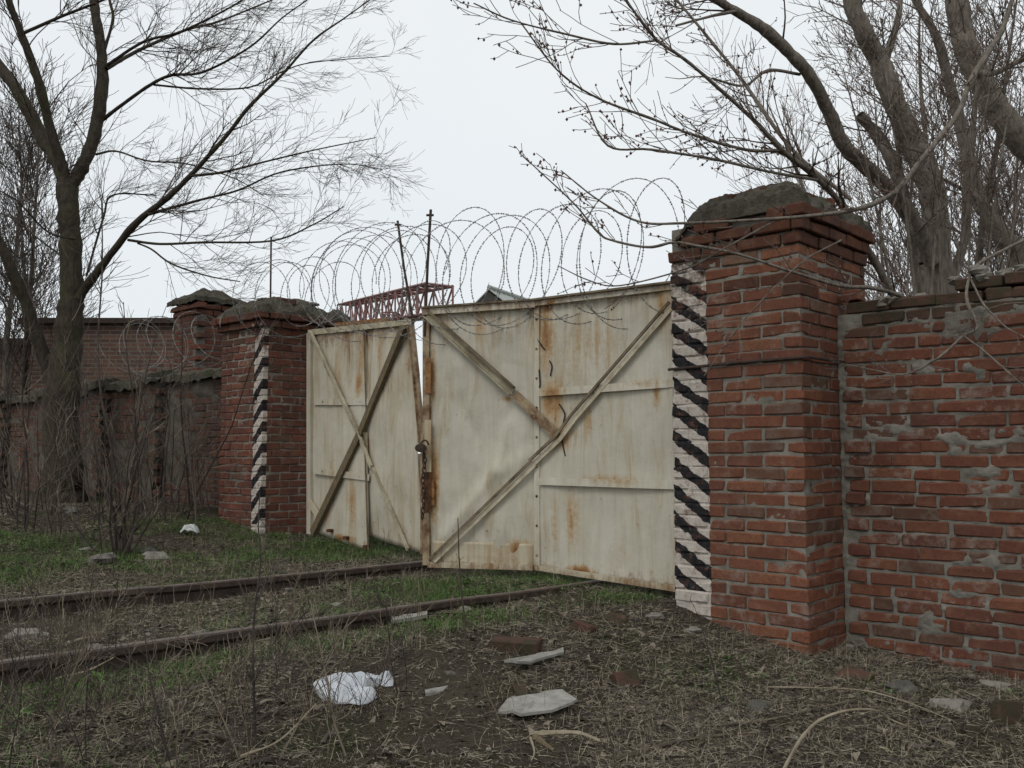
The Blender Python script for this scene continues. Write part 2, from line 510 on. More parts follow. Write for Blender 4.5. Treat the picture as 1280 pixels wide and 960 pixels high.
M['frame_bar'] = simple('stained_frame', (0.22, 0.175, 0.11), (0.50, 0.45, 0.33), 7, 0.75, 0.4, lo=0.3, hi=0.65)
M['frame_rust'] = simple('rusting_frame', (0.11, 0.05, 0.024), (0.36, 0.28, 0.175), 9, 0.85, 0.5, lo=0.35, hi=0.62)
M['brace_light'] = simple('painted_angle', (0.30, 0.24, 0.15), (0.56, 0.50, 0.375), 9, 0.75, 0.4, lo=0.3, hi=0.6)
M['brace_dark'] = simple('brown_brace', (0.09, 0.066, 0.04), (0.26, 0.205, 0.135), 8, 0.85, 0.5)

# ------------------------------------------------------------------ bricks
def brick_shape(L, D, H, e, jit):
    a, b, c = L / 2, D / 2, H / 2
    V, ix = [], {}
    for sx in (-1, 1):
        for sy in (-1, 1):
            for sz in (-1, 1):
                ee = e * rng.uniform(0.5, 1.5)
                if rng.random() < 0.12:
                    ee *= 2.4
                j = rng.normal(0, jit, 3)
                for k, v in enumerate(((sx * a, sy * (b - ee), sz * (c - ee)), (sx * (a - ee), sy * b, sz * (c - ee)), (sx * (a - ee), sy * (b - ee), sz * c))):
                    ix[(sx, sy, sz, k)] = len(V)
                    V.append(np.array(v) + j)
    Q, T = [], []
    for s in (-1, 1):
        Q.append([ix[(s, -1, -1, 0)], ix[(s, s, -s, 0)] if False else ix[(s, 1, -1, 0)], ix[(s, 1, 1, 0)], ix[(s, -1, 1, 0)]][::s])
        Q.append([ix[(-1, s, -1, 1)], ix[(-1, s, 1, 1)], ix[(1, s, 1, 1)], ix[(1, s, -1, 1)]][::s])
        Q.append([ix[(-1, -1, s, 2)], ix[(1, -1, s, 2)], ix[(1, 1, s, 2)], ix[(-1, 1, s, 2)]][::s])
    for s in (-1, 1):
        for r in (-1, 1):
            Q.append([ix[(s, r, -1, 0)], ix[(s, r, 1, 0)], ix[(s, r, 1, 1)], ix[(s, r, -1, 1)]][::-s * r])
            Q.append([ix[(s, -1, r, 0)], ix[(s, -1, r, 2)], ix[(s, 1, r, 2)], ix[(s, 1, r, 0)]][::-s * r])
            Q.append([ix[(-1, s, r, 1)], ix[(1, s, r, 1)], ix[(1, s, r, 2)], ix[(-1, s, r, 2)]][::-s * r])
    for sx in (-1, 1):
        for sy in (-1, 1):
            for sz in (-1, 1):
                T.append([ix[(sx, sy, sz, 0)], ix[(sx, sy, sz, 1)], ix[(sx, sy, sz, 2)]][::sx * sy * sz])
    return np.array(V), np.array(Q), np.array(T)
SHAPES = {k: [brick_shape(l, 0.12, 0.066, 0.0064, 0.0024) for _ in range(10)] for k, l in (('S', 0.25), ('H', 0.12))}
BMESH = {}
def brick_mesh(kind, k, mat):
    key = (kind, k, mat.name)
    if key not in BMESH:
        m = MB().add(*SHAPES[kind][k]).mesh('brick')
        m.materials.append(mat)
        BMESH[key] = m
    return BMESH[key]
def put_brick(root, mat, cx, cy, cz, L, D=0.12, H=0.0675, rz=0.0, joined=None, tilt=0.007):
    """one laid brick: an object of its own, or joined into a mass"""
    kind = 'S' if L > 0.17 else 'H'
    k = int(rng.integers(10))
    sc = (L / (0.25 if kind == 'S' else 0.12), D / 0.12, H / 0.066)
    ang = rng.normal(0, tilt, 3) * np.array([0.7, 0.35, 1.0])
    if joined is None:
        o = bpy.data.objects.new('brick', brick_mesh(kind, k, mat))
        o.location = (cx, cy, cz)
        o.rotation_euler = (ang[0], ang[1], rz + ang[2])
        o.scale = sc
        o.parent = root
        C.objects.link(o)
        return o
    v, q, t = SHAPES[kind][k]
    v = v * np.array(sc)
    ca, sa = math.cos(rz + ang[2]), math.sin(rz + ang[2])
    v = np.stack([v[:, 0] * ca - v[:, 1] * sa + cx, v[:, 0] * sa + v[:, 1] * ca + cy, v[:, 2] + cz], -1)
    joined.add(v, q, t)
def rough_face(mb, o, u, v, n, lu, lv, step, amp, seed, scale=9.0, bias=0.0, extra=None):
    """a mortar face: a grid of real relief"""
    nu, nv = max(2, int(lu / step) + 1), max(2, int(lv / step) + 1)
    a, b = np.meshgrid(np.linspace(0, lu, nu), np.linspace(0, lv, nv), indexing='ij')
    h = (fbm(a * scale, b * scale, seed, 4) - 0.5) * 2 * amp + bias
    if extra is not None:
        h = h + extra(a, b)
    g = np.asarray(o) + a[..., None] * np.asarray(u) + b[..., None] * np.asarray(v) + h[..., None] * np.asarray(n)
    mb.add(g.reshape(-1, 3), gridq(nu, nv))

WALL_RZ = math.atan2(-0.679, 0.734)
WD = np.array([math.cos(WALL_RZ), math.sin(WALL_RZ), 0])          # along the wall, to the right
WN = np.array([-math.sin(WALL_RZ), math.cos(WALL_RZ), 0])         # away from the camera

TONES = [(0.17, 0.068, 0.044), (0.265, 0.102, 0.058), (0.22, 0.083, 0.051), (0.31, 0.13, 0.07), (0.18, 0.075, 0.052), (0.245, 0.098, 0.063), (0.285, 0.112, 0.06)]
TONES_WALL = [(0.14, 0.056, 0.04), (0.225, 0.082, 0.05), (0.18, 0.068, 0.045), (0.26, 0.102, 0.058), (0.15, 0.062, 0.045), (0.21, 0.085, 0.055)]
TONES_OLD = [(0.14, 0.055, 0.04), (0.22, 0.078, 0.052), (0.17, 0.064, 0.048), (0.25, 0.095, 0.06), (0.14, 0.056, 0.045)]
TONES_DARK = [(0.10, 0.055, 0.042), (0.145, 0.068, 0.048), (0.12, 0.06, 0.046), (0.165, 0.08, 0.056), (0.10, 0.056, 0.045)]  # grey-brown brick of the left wall, tones lowered to include its shade

# ------------------------------------------------------------------ ground
def ground():
    def axis(lo, hi, step, far):
        fine = np.arange(lo, hi, step)
        out, d = [], step
        x = hi
        while x < far:
            out.append(x)
            d *= 1.35
            x += d
        out.append(far)
        return fine, np.array(out), d
    fx, rx, _ = axis(-6.5, 4.5, 0.045, 900)
    lx = -(rx - 4.5) - 6.5 - 0.045
    xs = np.concatenate([lx[::-1], fx, rx])
    fy, ry, _ = axis(1.6, 11.5, 0.045, 900)
    ly = -(ry - 11.5) + 1.6 - 0.045
    ys = np.concatenate([ly[::-1], fy, ry])
    a, b = np.meshgrid(xs, ys, indexing='ij')
    z = gz(a, b)
    mb = MB()
    mb.add(np.stack([a, b, z], -1).reshape(-1, 3), gridq(len(xs), len(ys)))
    o = mb.build('ground', M['soil'], smooth=True)
    tag(o, kind='structure')
ground()

def lump_mesh(seed, rough=0.3, flat=0.7):
    r = np.random.default_rng(seed)
    nu, nv = 6, 8
    V = [(0, 0, -flat)]
    for i in range(1, nu):
        th = math.pi * i / nu
        for k in range(nv):
            ph = 2 * math.pi * k / nv
            q = 1 + r.uniform(-rough, rough)
            V.append((math.sin(th) * math.cos(ph) * q, math.sin(th) * math.sin(ph) * q, -math.cos(th) * flat * q))
    V.append((0, 0, flat))
    Q, T = [], []
    for k in range(nv):
        T.append((0, 1 + (k + 1) % nv, 1 + k))
        e = 1 + (nu - 2) * nv
        T.append((len(V) - 1, e + k, e + (k + 1) % nv))
    for i in range(nu - 2):
        for k in range(nv):
            a = 1 + i * nv + k
            b = 1 + i * nv + (k + 1) % nv
            Q.append((a, b, b + nv, a + nv))
    return np.array(V), np.array(Q), np.array(T)
LUMPS = [lump_mesh(s) for s in range(8)]
def lump(parent, loc, r, mat, name, sc=(1, 1, 1)):
    v, q, t = LUMPS[int(rng.integers(8))]
    a = rng.uniform(0, 6.28)
    v = v * r * np.array(sc)
    v = np.stack([v[:, 0] * math.cos(a) - v[:, 1] * math.sin(a), v[:, 0] * math.sin(a) + v[:, 1] * math.cos(a), v[:, 2]], -1)
    mb = MB()
    mb.add(v, q, t)
    o = mb.build(name, mat)
    o.location = tuple(loc)
    if parent is not None:
        o.parent = parent
    return o

# ------------------------------------------------------------------ brick pillars
def pillar(corner, z0, w, dep, unit, courses, label, tones, paint, cap_fn, name='brick_pillar', course=0.077, dirt=0.3, lime=0.5, corbel=(0.0, 0.03, 0.07), broken=None, cap_x0=None):
    """corner: the front right corner on the ground; local x along the wall, y back, z up, origin at the front left corner"""
    o = np.asarray(corner) - WD * w
    root = thing(name, label, 'gate pillar', (o[0], o[1], z0), WALL_RZ)
    bm_ = brick_mat('brick_' + str(len(BMESH)), tones, dirt, lime, root, paint)
    soot_ = brick_mat('sooty_' + str(len(BMESH)), [tuple(q * 0.55 for q in c) for c in tones], 0.9, 0.15, root, paint)
    mm = mortar_mat('mortar_' + str(len(BMESH)), (0.14, 0.127, 0.104), (0.31, 0.288, 0.245), root, paint)
    j = unit * 0.045
    L, Hd = unit - j, unit / 2 - j
    Db = Hd
    rest = MB()
    H = courses * course
    for i in range(-3, courses):
        zc = i * course + course / 2 + 0.002
        ov = 0.0
        k = courses - 1 - i
        if k < len(corbel):
            ov = corbel[len(corbel) - 1 - k]
        zc += rng.normal(0, 0.0012)
        runs = []
        # front row and right side row interlock at the corner
        if i % 2 == 0:
            f0, f1, r0, r1 = -ov, w + ov, Db + j - ov, dep + ov
            fp = [unit / 2] + [unit] * 9
        else:
            f0, f1, r0, r1 = -ov, w + ov - Db - j, -ov, dep + ov
            fp = [unit] * 9
        x = f0
        fronts = []
        while x < f1 - 0.02:
            ln = fp[len(fronts)] if len(fronts) < len(fp) else unit
            ln = min(ln, f1 - x + j)
            if f1 + j - (x + ln) < unit * 0.3:
                ln = f1 - x + j
            fronts.append((x, ln - j))
            x += ln
        for x0, ln in fronts:
            if broken and broken(x0 + ln / 2, 0.0, k):
                continue
            if i < 0 and i % 1 == 0 and zc < -0.24:
                continue
            put_brick(root, soot_ if rng.random() < 1.1 - k * 0.2 else bm_, x0 + ln / 2 + rng.normal(0, 0.0025), Db / 2 - ov + rng.normal(0, 0.003), zc, ln + rng.normal(0, 0.003), Db)
        y = r0
        n = 0
        while y < r1 - 0.02:
            ln = unit
            ln = min(ln, r1 - y + j)
            if r1 + j - (y + ln) < unit * 0.3:
                ln = r1 - y + j
            if not (broken and broken(w, y + ln / 2, k)):
                put_brick(root, soot_ if rng.random() < 1.2 - k * 0.16 else bm_, w - Db / 2 + ov + rng.normal(0, 0.003), y + (ln - j) / 2, zc, ln - j + rng.normal(0, 0.003), Db, rz=R(90))
            y += ln
            n += 1
        # back and left faces: out of the photograph's sight, joined
        y = 0.0 if i % 2 else Db + j
        while y < dep - 0.03:
            ln = min(unit, dep - y + j)
            if not (broken and broken(0.0, y, k)):
                put_brick(None, bm_, Db / 2 - ov, y + (ln - j) / 2 + Db * 0.0, zc, max(0.05, ln - j), Db, rz=R(90), joined=rest)
            y += ln
        x = Db + j
        while x < w - Db - 0.03:
            ln = min(unit, w - Db - x)
            put_brick(None, bm_, x + (ln - j) / 2, dep - Db / 2 + ov, zc, max(0.05, ln - j), Db, joined=rest)
            x += ln
    ro = rest.build('brickwork', bm_, root, local=True)
    ro['kind'] = 'stuff'
    mo = MB()
    e = 0.008
    hh = H - 0.01
    rough_face(mo, (e, e, -0.35), (1, 0, 0), (0, 0, 1), (0, -1, 0), w - 2 * e, hh + 0.35, 0.012, 0.008, 3, 24)
    rough_face(mo, (w - e, e, -0.35), (0, 1, 0), (0, 0, 1), (1, 0, 0), dep - 2 * e, hh + 0.35, 0.012, 0.008, 5, 24)
    rough_face(mo, (w - e, dep - e, -0.35), (-1, 0, 0), (0, 0, 1), (0, 1, 0), w - 2 * e, hh + 0.35, 0.06, 0.004, 6)
    rough_face(mo, (e, dep - e, -0.35), (0, -1, 0), (0, 0, 1), (-1, 0, 0), dep - 2 * e, hh + 0.35, 0.06, 0.004, 7)
    mo.build('mortar', mm, root, local=True, smooth=True)
    # weathered cement cap
    nx = ny = 96
    ovr = corbel[-1] - 0.012
    a, b = np.meshgrid(np.linspace(-ovr if cap_x0 is None else cap_x0, w + ovr, nx), np.linspace(-ovr, dep + ovr, ny), indexing='ij')
    zt = H + cap_fn(a, b, w, dep)
    edge = np.minimum(np.minimum(a - a.min(), w + ovr - a), np.minimum(b + ovr, dep + ovr - b))
    zt = zt + 0.10 * (0.5 - np.abs(fbm(a * 4.5 + 1, b * 4.5, 21, 5) - 0.5) * 3.2) - 0.03 + 0.05 * (fbm(a * 17, b * 17, 2, 4) - 0.5)
    sh = 0.022 * (fbm(a * 9, b * 9, 33, 4) - 0.6) * (edge < 0.004) * np.sign(a - w / 2)
    zt = zt - 0.03 * np.clip(1 - edge / 0.06, 0, 1)
    top = np.stack([a + sh, b + sh, zt], -1)
    bot = np.stack([a + sh, b + sh, np.minimum(zt - 0.02, H - 0.02 + 0 * zt)], -1)
    mb = MB()
    M_ = nx * ny
    q = gridq(nx, ny)
    rim = []
    for k in range(ny - 1):
        rim += [(k, k + 1, k + 1 + M_, k + M_), ((nx - 1) * ny + k + 1, (nx - 1) * ny + k, (nx - 1) * ny + k + M_, (nx - 1) * ny + k + 1 + M_)]
    for k in range(nx - 1):
        rim += [((k + 1) * ny, k * ny, k * ny + M_, (k + 1) * ny + M_), (k * ny + ny - 1, (k + 1) * ny + ny - 1, (k + 1) * ny + ny - 1 + M_, k * ny + ny - 1 + M_)]
    mb.add(np.concatenate([top.reshape(-1, 3), bot.reshape(-1, 3)]), np.concatenate([q, q[:, ::-1] + M_, np.array(rim)]))
    mb.build('cap', M['cap'], root, local=True)
    for _ in range(26):                       # broken bats and mortar crumbs bedded in the cap
        x, y = rng.uniform(0.2, w - 0.1), rng.uniform(0.06, dep - 0.08)
        z = H + float(cap_fn(np.array(x), np.array(y), w, dep)) * 0.9
        if rng.random() < 0.6:
            q = put_brick(root, soot_, x, y, z - 0.012, rng.uniform(0.09, 0.2), 0.11, 0.062, rz=rng.uniform(-0.5, 0.5) + (R(90) if rng.random() < 0.4 else 0))
            q.rotation_euler[0] = rng.normal(0, 0.16)
            q.rotation_euler[1] = rng.normal(0, 0.12)
        else:
            lump(root, (x, y, z + 0.02), rng.uniform(0.03, 0.06), M['cap'], 'mortar_lump', (1.3, 1, 0.6))
    return root, o

RC = np.array([1.68, 5.30, 0])                     # right pillar, front right corner
LC = RC - WD * 5.68                                # left pillar, its front right corner
def cap_r(a, b, w, d):
    cx = np.clip((a + 0.05) / 0.42, 0, 1)
    dome = 0.20 * np.clip(1.3 - np.maximum(np.abs(a - w * 0.56) / 0.45, np.abs(b - d * 0.45) / 0.55), 0, 0.9)
    return np.maximum(0.02, dome * 1.15) - 0.10 * (1 - cx) ** 1.5 * (b < 0.7)
def broken_r(x, y, k):
    return (k == 0 and x < 0.24) or (k == 1 and x < 0.14) or (k == 0 and 0.5 < x < 0.62 and y == 0)
PILLAR_R, OR = pillar(RC, -0.24, 0.885, 0.95, 0.2529, 34, 'tall red brick gate pillar with slanted black and white stripes beside the red wall', TONES,
                  (-0.06, 0.258, 0.10, 2.36, 0.66, 0.172, 0.06), cap_r, broken=broken_r, cap_x0=0.06, corbel=(0.0, 0.014, 0.034, 0.055))
def cap_l(a, b, w, d):
    return np.maximum(0.015, 0.22 * np.clip(1.25 - np.maximum(np.abs(a - w / 2) / 0.52, np.abs(b - d / 2) / 0.6), 0, 0.95))
PILLAR_L, OL = pillar(LC, 0.11, 0.80, 0.95, 0.2286, 29, 'dark brick gate pillar with thin striped edge and domed cap before the dark wall', TONES_OLD,
                  (0.64, 0.83, -0.10, 2.13, -1.0, 0.215, 0.10), cap_l, dirt=0.55, lime=0.3, corbel=(0.0, 0.04, 0.085))
# rusty strap let into a joint of the right pillar
mb = MB()
a_ = np.array([-0.02, -0.012, 1.70])
b_ = np.array([0.925, -0.014, 1.715])
tube(mb, [a_, (a_ + b_) / 2 + (0, 0, 0.004), b_], 0.009, 6, cap=True)
tube(mb, [b_, b_ + (0.004, 0.5, 0.006)], 0.009, 6, cap=True)
mb.build('tie_rod', M['rust_dark'], PILLAR_R, local=True)

# ------------------------------------------------------------------ brick walls
def right_wall():
    y0 = 0.50                                             # set back from the pillar's front
    o = OR + WD * 0.885 + WN * y0
    root = thing('brick_wall', 'red brick wall with crumbling top and smeared grey mortar beside the tall pillar', 'wall', (o[0], o[1], -0.24), WALL_RZ)
    bm_ = brick_mat('wall_brick', TONES_WALL, 0.4, 0.6)
    mm = mortar_mat('wall_mortar', (0.13, 0.12, 0.10), (0.30, 0.28, 0.24))
    rest, top_ = MB(), MB()
    unit, j, Lw = 0.262, 0.011, 4.6
    nC = 26
    for i in range(-2, nC + 2):
        zc = i * 0.0775 + 0.04
        st = 0.05 + (0.131 if i % 2 else 0.0) + rng.uniform(-0.03, 0.03)
        x = st
        # short closers against the pillar
        if st > 0.12 and rng.random() < 0.85:
            put_brick(root, bm_, 0.02 + (st - 0.03) / 2, 0.06 + rng.uniform(-0.03, 0.01), zc, st - 0.045, 0.12)
        while x < Lw:
            ln = unit if rng.random() > 0.13 else unit * rng.choice([0.5, 0.72])
            xm = x + ln / 2
            sag = -0.012 * math.sin(xm * 1.3) * (i / nC)
            top = nC - 0.6 + 2.2 * min(1, max(0, (xm - 0.12) / 0.55)) + 0.5 * math.sin(xm * 7)
            if i < top:
                jn = (rest if i < nC - 1 else top_) if (x > 1.9) else None
                put_brick(root, bm_ if i < nC - 1 else M['mossy_brick'], xm + rng.normal(0, 0.004), 0.06 + rng.normal(0, 0.003), zc + sag + rng.normal(0, 0.002),
                          ln - j + rng.normal(0, 0.006), 0.12, 0.0665 + rng.normal(0, 0.0012), joined=jn, tilt=0.009)
            x += ln
    # rows behind the face, top two courses, seen from above
    for i in (nC - 2, nC - 1, nC, nC + 1):
        for y in (0.2, 0.33):
            x = 0.05 + rng.uniform(0, 0.12)
            while x < Lw:
                if i < nC - 0.8 + 2.2 * min(1, max(0, (x - 0.12) / 0.55)) + 0.5 * math.sin(x * 7):
                    put_brick(None, bm_, x + 0.125, y, i * 0.0775 + 0.04, 0.24, 0.115, joined=rest if i < nC - 1 else top_)
                x += unit
    for i in range(-1, nC):                                  # back face
        x = 0.131 * (i % 2)
        while x < Lw:
            put_brick(None, bm_, x + 0.125, 0.34, i * 0.0775 + 0.04, 0.245, 0.12, joined=rest)
            x += unit
    ro = rest.build('brickwork', bm_, root, local=True)
    ro['kind'] = 'stuff'
    ro = top_.build('brickwork', M['mossy_brick'], root, local=True)
    ro['kind'] = 'stuff'
    mo = MB()
    hh = nC * 0.0775
    def joint(a, b):                                          # mortar smeared proud beside the pillar and in patches
        sm = fbm(a * 6.1 + 7, b * 10.3, 77, 5)
        return 0.0125 * np.clip((sm - 0.605) / 0.12, 0, 1) * (0.6 + 0.9 * fbm(a * 34, b * 34, 13, 4)) + 0.03 * np.clip((0.09 - a) / 0.06, 0, 1) * (fbm(a * 8, b * 8, 5, 3) - 0.2)
    rough_face(mo, (0.0, 0.008, -0.3), (1, 0, 0), (0, 0, 1), (0, -1, 0), 2.2, hh + 0.3, 0.010, 0.011, 41, 20, bias=-0.002, extra=joint)
    rough_face(mo, (2.2, 0.008, -0.3), (1, 0, 0), (0, 0, 1), (0, -1, 0), Lw - 2.2, hh + 0.3, 0.05, 0.006, 42, 14)
    rough_face(mo, (0.0, 0.38, -0.3), (1, 0, 0), (0, 0, 1), (0, 1, 0), Lw, hh + 0.3, 0.06, 0.004, 43)
    rough_face(mo, (0.0, 0.008, hh), (1, 0, 0), (0, 1, 0), (0, 0, 1), Lw, 0.372, 0.02, 0.03, 44, 6)
    mo.build('mortar', mm, root, local=True, smooth=True)
    # loose mortar crumbs along the broken top
    for k in range(26):
        x = rng.uniform(0.1, 2.2)
        lump(root, (x, rng.uniform(0.02, 0.35), hh + 0.02 + (0.14 if x > 0.6 else 0.05) * rng.uniform(0.6, 1.1)), rng.uniform(0.025, 0.06), mm, 'mortar_lump')
right_wall()

def left_wall():
    o = LC - WD * 0.80 + WN * 0.35
    root = thing('brick_wall', 'long dark brick wall with pilasters and mossy coping behind the shrubs at left', 'wall', (o[0], o[1], 0.1), WALL_RZ)
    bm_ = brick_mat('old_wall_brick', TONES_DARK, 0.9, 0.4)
    mm = mortar_mat('old_plaster', (0.07, 0.06, 0.05), (0.15, 0.13, 0.105))
    unit, j, Lw = 0.262, 0.013, 11.0
    rest = MB()
    n = 0
    nC = 22
    pil = [(-2.32, -1.94), (-3.9, -3.52), (-5.7, -5.3), (-7.6, -7.2), (-9.6, -9.2)]
    cells = []
    for i in range(-1, nC):
        x = -0.02 - (0.131 if i % 2 else 0)
        while x > -Lw:
            cells.append((i, x - unit / 2, unit - j))
            x -= unit
    cells.sort(key=lambda c: -c[1])
    for i, xm, ln in cells:
        inp = any(a - 0.05 < xm < b + 0.05 for a, b in pil)
        jn = None if n < 290 and i > -1 else rest
        if jn is None:
            n += 1
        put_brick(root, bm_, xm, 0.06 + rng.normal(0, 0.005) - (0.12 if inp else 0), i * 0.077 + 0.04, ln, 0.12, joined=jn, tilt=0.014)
    ro = rest.build('brickwork', bm_, root, local=True)
    ro['kind'] = 'stuff'
    hh = nC * 0.077
    mo = MB()
    def plaster(a, b):
        return 0.03 * np.clip((fbm(a * 1.6 + 3, b * 2.2, 61, 5) - 0.55) / 0.1, 0, 1)
    rough_face(mo, (-Lw, 0.008, -0.2), (1, 0, 0), (0, 0, 1), (0, -1, 0), Lw, hh + 0.2, 0.03, 0.009, 51, 12, extra=plaster)
    rough_face(mo, (-Lw, 0.3, -0.2), (1, 0, 0), (0, 0, 1), (0, 1, 0), Lw, hh + 0.2, 0.2, 0.006, 52)
    mo.build('mortar', mm, root, local=True, smooth=True)
    for a, b in pil:
        m2 = MB()
        rough_face(m2, (a, -0.112, -0.2), (1, 0, 0), (0, 0, 1), (0, -1, 0), b - a, hh + 0.2, 0.03, 0.014, int(-a * 10), 10, bias=0.006)
        rough_face(m2, (b, -0.112, -0.2), (0, 1, 0), (0, 0, 1), (1, 0, 0), 0.12, hh + 0.2, 0.03, 0.008, 9, 10)
        rough_face(m2, (a, 0.008, -0.2), (0, -1, 0), (0, 0, 1), (-1, 0, 0), 0.12, hh + 0.2, 0.03, 0.008, 8, 10)
        m2.build('pilaster', mm, root, local=True, smooth=True)
    # coping: weathered cement slabs, stepping and sagging
    edges = [0.0] + [k for a, b in pil for k in (b + 0.06, a - 0.06)] + [-Lw]
    for k in range(len(edges) - 1):
        x1, x0 = edges[k], edges[k + 1]
        isp = k % 2 == 1
        nx = max(6, int((x1 - x0) / 0.05))
        ny = 14
        oy = -0.21 if isp else -0.09
        a, b = np.meshgrid(np.linspace(x0, x1, nx), np.linspace(oy, 0.40, ny), indexing='ij')
        t = (b - oy) / (0.4 - oy)
        z = hh + (0.09 if isp else 0.05) + 0.05 * np.sin(np.pi * t) + 0.055 * (0.5 - np.abs(fbm(a * 4, b * 4, 3 + k, 5) - 0.5) * 3) + 0.04 * (fbm(a * 16, b * 16, 8, 3) - 0.5) - 0.02 * (k // 2)
        shy = 0.04 * (fbm(a * 6, b * 0, 31 + k, 3) - 0.5)
        m2 = MB()
        slab(m2, np.stack([a, b + shy, z], -1), np.array([0, 0, 1]), 0.10 if isp else 0.085)
        m2.build('coping', M['cap'], root, local=True)
left_wall()

# ------------------------------------------------------------------ the gate
def lerpY(tab):
    xs, ys = zip(*tab)
    return lambda px: float(np.interp(px, xs, ys))
YR = lerpY([(530, 7.3), (671, 6.95), (846, 6.03)])
YL = lerpY([(386, 9.4), (462, 8.72), (532, 8.05)])
CREAM = (0.575, 0.54, 0.445)
def patch_list(Yf, hinge, rows):
    out = []
    for px, py, rx, ry, k in rows:
        q = P(px, py, Yf(px)) - np.array([hinge[0], hinge[1], 0])
        e = abs(P(px + rx, py, Yf(px + rx))[0] - P(px - rx, py, Yf(px - rx))[0]) / 2
        out.append((float(q[0]), float(q[2]), max(0.01, float(e)), ry * Yf(px) / F, k))
    return out
HR, HL = P(846, 740, YR(846)), P(386, 668, YL(386))
PR = patch_list(YR, HR, [(684, 420, 16, 70, 0.95), (690, 500, 20, 45, 0.85), (702, 545, 26, 28, 0.7), (735, 430, 75, 60, 0.42), (828, 388, 10, 42, 0.7), (820, 492, 8, 34, 0.8),
     (715, 650, 16, 65, 0.6), (692, 655, 10, 60, 0.5), (612, 694, 16, 18, 0.9), (648, 690, 22, 24, 1.1), (541, 470, 7, 60, 0.9), (543, 605, 9, 75, 1.0), (634, 498, 12, 7, 0.9),
     (560, 412, 9, 34, 0.6), (600, 408, 14, 40, 0.45), (640, 405, 20, 30, 0.45), (725, 713, 24, 9, 1.1), (795, 733, 50, 9, 0.9), (686, 384, 10, 14, 1.3), (735, 528, 12, 40, 0.45),
     (765, 600, 60, 12, 0.5), (800, 480, 50, 9, 0.5), (690, 490, 22, 10, 0.9), (586, 520, 6, 30, 0.35), (600, 560, 5, 40, 0.35), (560, 690, 25, 12, 0.5), (775, 700, 20, 50, 0.3)])
PL = patch_list(YL, HL, [(416, 600, 7, 70, 0.5), (440, 630, 10, 60, 0.6), (430, 672, 20, 7, 0.9), (463, 682, 6, 12, 1.1), (474, 440, 7, 70, 0.45), (452, 440, 10, 50, 0.5),
     (449, 480, 8, 24, 0.8), (420, 470, 7, 60, 0.35), (460, 560, 6, 40, 0.5), (490, 420, 10, 40, 0.4), (525, 590, 5, 80, 0.6), (410, 640, 12, 30, 0.5), (505, 470, 8, 50, 0.3)])
M['gate'] = gate_paint('gate_paint', CREAM, 0.7, -0.02, None, PR)
M['gate_strap'] = gate_paint('gate_paint_strap', (0.62, 0.58, 0.475), 0.6, -0.03, None, PR)
M['gate_plate'] = gate_paint('gate_paint_plate', (0.54, 0.475, 0.35), 0.95, 0.05)
M['gate_left'] = gate_paint('gate_paint_stained', (0.57, 0.53, 0.43), 0.65, 0.0, None, PL)
def leaf_normal(Yf, px, py=560):
    a, b = P(px - 4, py, Yf(px - 4)), P(px + 4, py, Yf(px + 4))
    d = b - a
    d[2] = 0
    return nrm(np.array([d[1], -d[0], 0]))                 # towards the camera
def sheet(name, root, mat, Yf, pl, pr, top, bot, off=0.0, amp=0.006, seed=1, th=0.004, lean=None, nu=30, nv=44, prt=None, plt=None):
    """sheet steel between photo columns pl and pr; top and bot are (left, right) rows"""
    g = np.zeros((nu, nv, 3))
    n = leaf_normal(Yf, (pl + pr) / 2)
    for i in range(nu):
        u = i / (nu - 1)
        px = pl + (pr - pl) * u
        A, B = P(px, bot[0] + (bot[1] - bot[0]) * u, Yf(px)), P(px, top[0] + (top[1] - top[0]) * u, Yf(px))
        if prt is None and plt is None:
            B[0], B[1] = A[0], A[1]
        else:
            pt = (plt or pl) + ((prt or pr) - (plt or pl)) * u
            B = P(pt, top[0] + (top[1] - top[0]) * u, Yf(pt))
        v = np.linspace(0, 1, nv)[:, None]
        g[i] = A + (B - A) * v
    uu, vv = np.meshgrid(np.linspace(0, 1, nu), np.linspace(0, 1, nv), indexing='ij')
    d = (fbm(uu * 4 + seed, vv * 5, seed, 3) - 0.5) * 2 * amp + off
    if lean is not None:
        d = d + lean(uu, vv)
    g = g + d[..., None] * n
    mb = MB()
    slab(mb, g, n, th)
    return mb.build(name, mat, root, smooth=True)
def lbar(name, root, mat, Yf, A, B, wpx, thick=0.006, off=0.006, flange=0.0, mid=None, fside=-1, rivets=0):
    """bar or angle iron between two photo points on a leaf; mid splits it where the leaf is bent"""
    pts = [A] + (mid or []) + [B]
    mb = MB()
    for k in range(len(pts) - 1):
        (x0, y0), (x1, y1) = pts[k], pts[k + 1]
        xm = (x0 + x1) / 2
        n = leaf_normal(Yf, xm)
        a, b = P(x0, y0, Yf(x0)), P(x1, y1, Yf(x1))
        w = wpx * Yf(xm) / F
        bar(mb, a, b, n, w, thick, off)
        if flange:
            d = nrm(b - a)
            n2 = nrm(n - d * np.dot(n, d))
            wv = np.cross(d, n2)
            s = fside * (1 if wv[2] > 0 else -1)
            c = wv * s * (w / 2)
            bar(mb, a + c, b + c, n, 0.007, flange, off + thick)
    o = mb.build(name, mat, root)
    for k in range(rivets):
        u = (k + 0.5) / rivets
        x, y = A[0] + (B[0] - A[0]) * u, A[1] + (B[1] - A[1]) * u
        m2 = MB()
        n = leaf_normal(Yf, x)
        c = P(x, y, Yf(x)) + n * (off + thick - 0.002)
        tube(m2, [c, c + n * 0.006, c + n * 0.009], [0.011, 0.010, 0.004], 7, ref=np.array([0, 0, 1.0]), cap=True)
        m2.build('rivet', M['rust_dark'] if (k + rivets) % 3 == 0 else M['frame_rust'], o)
    return o

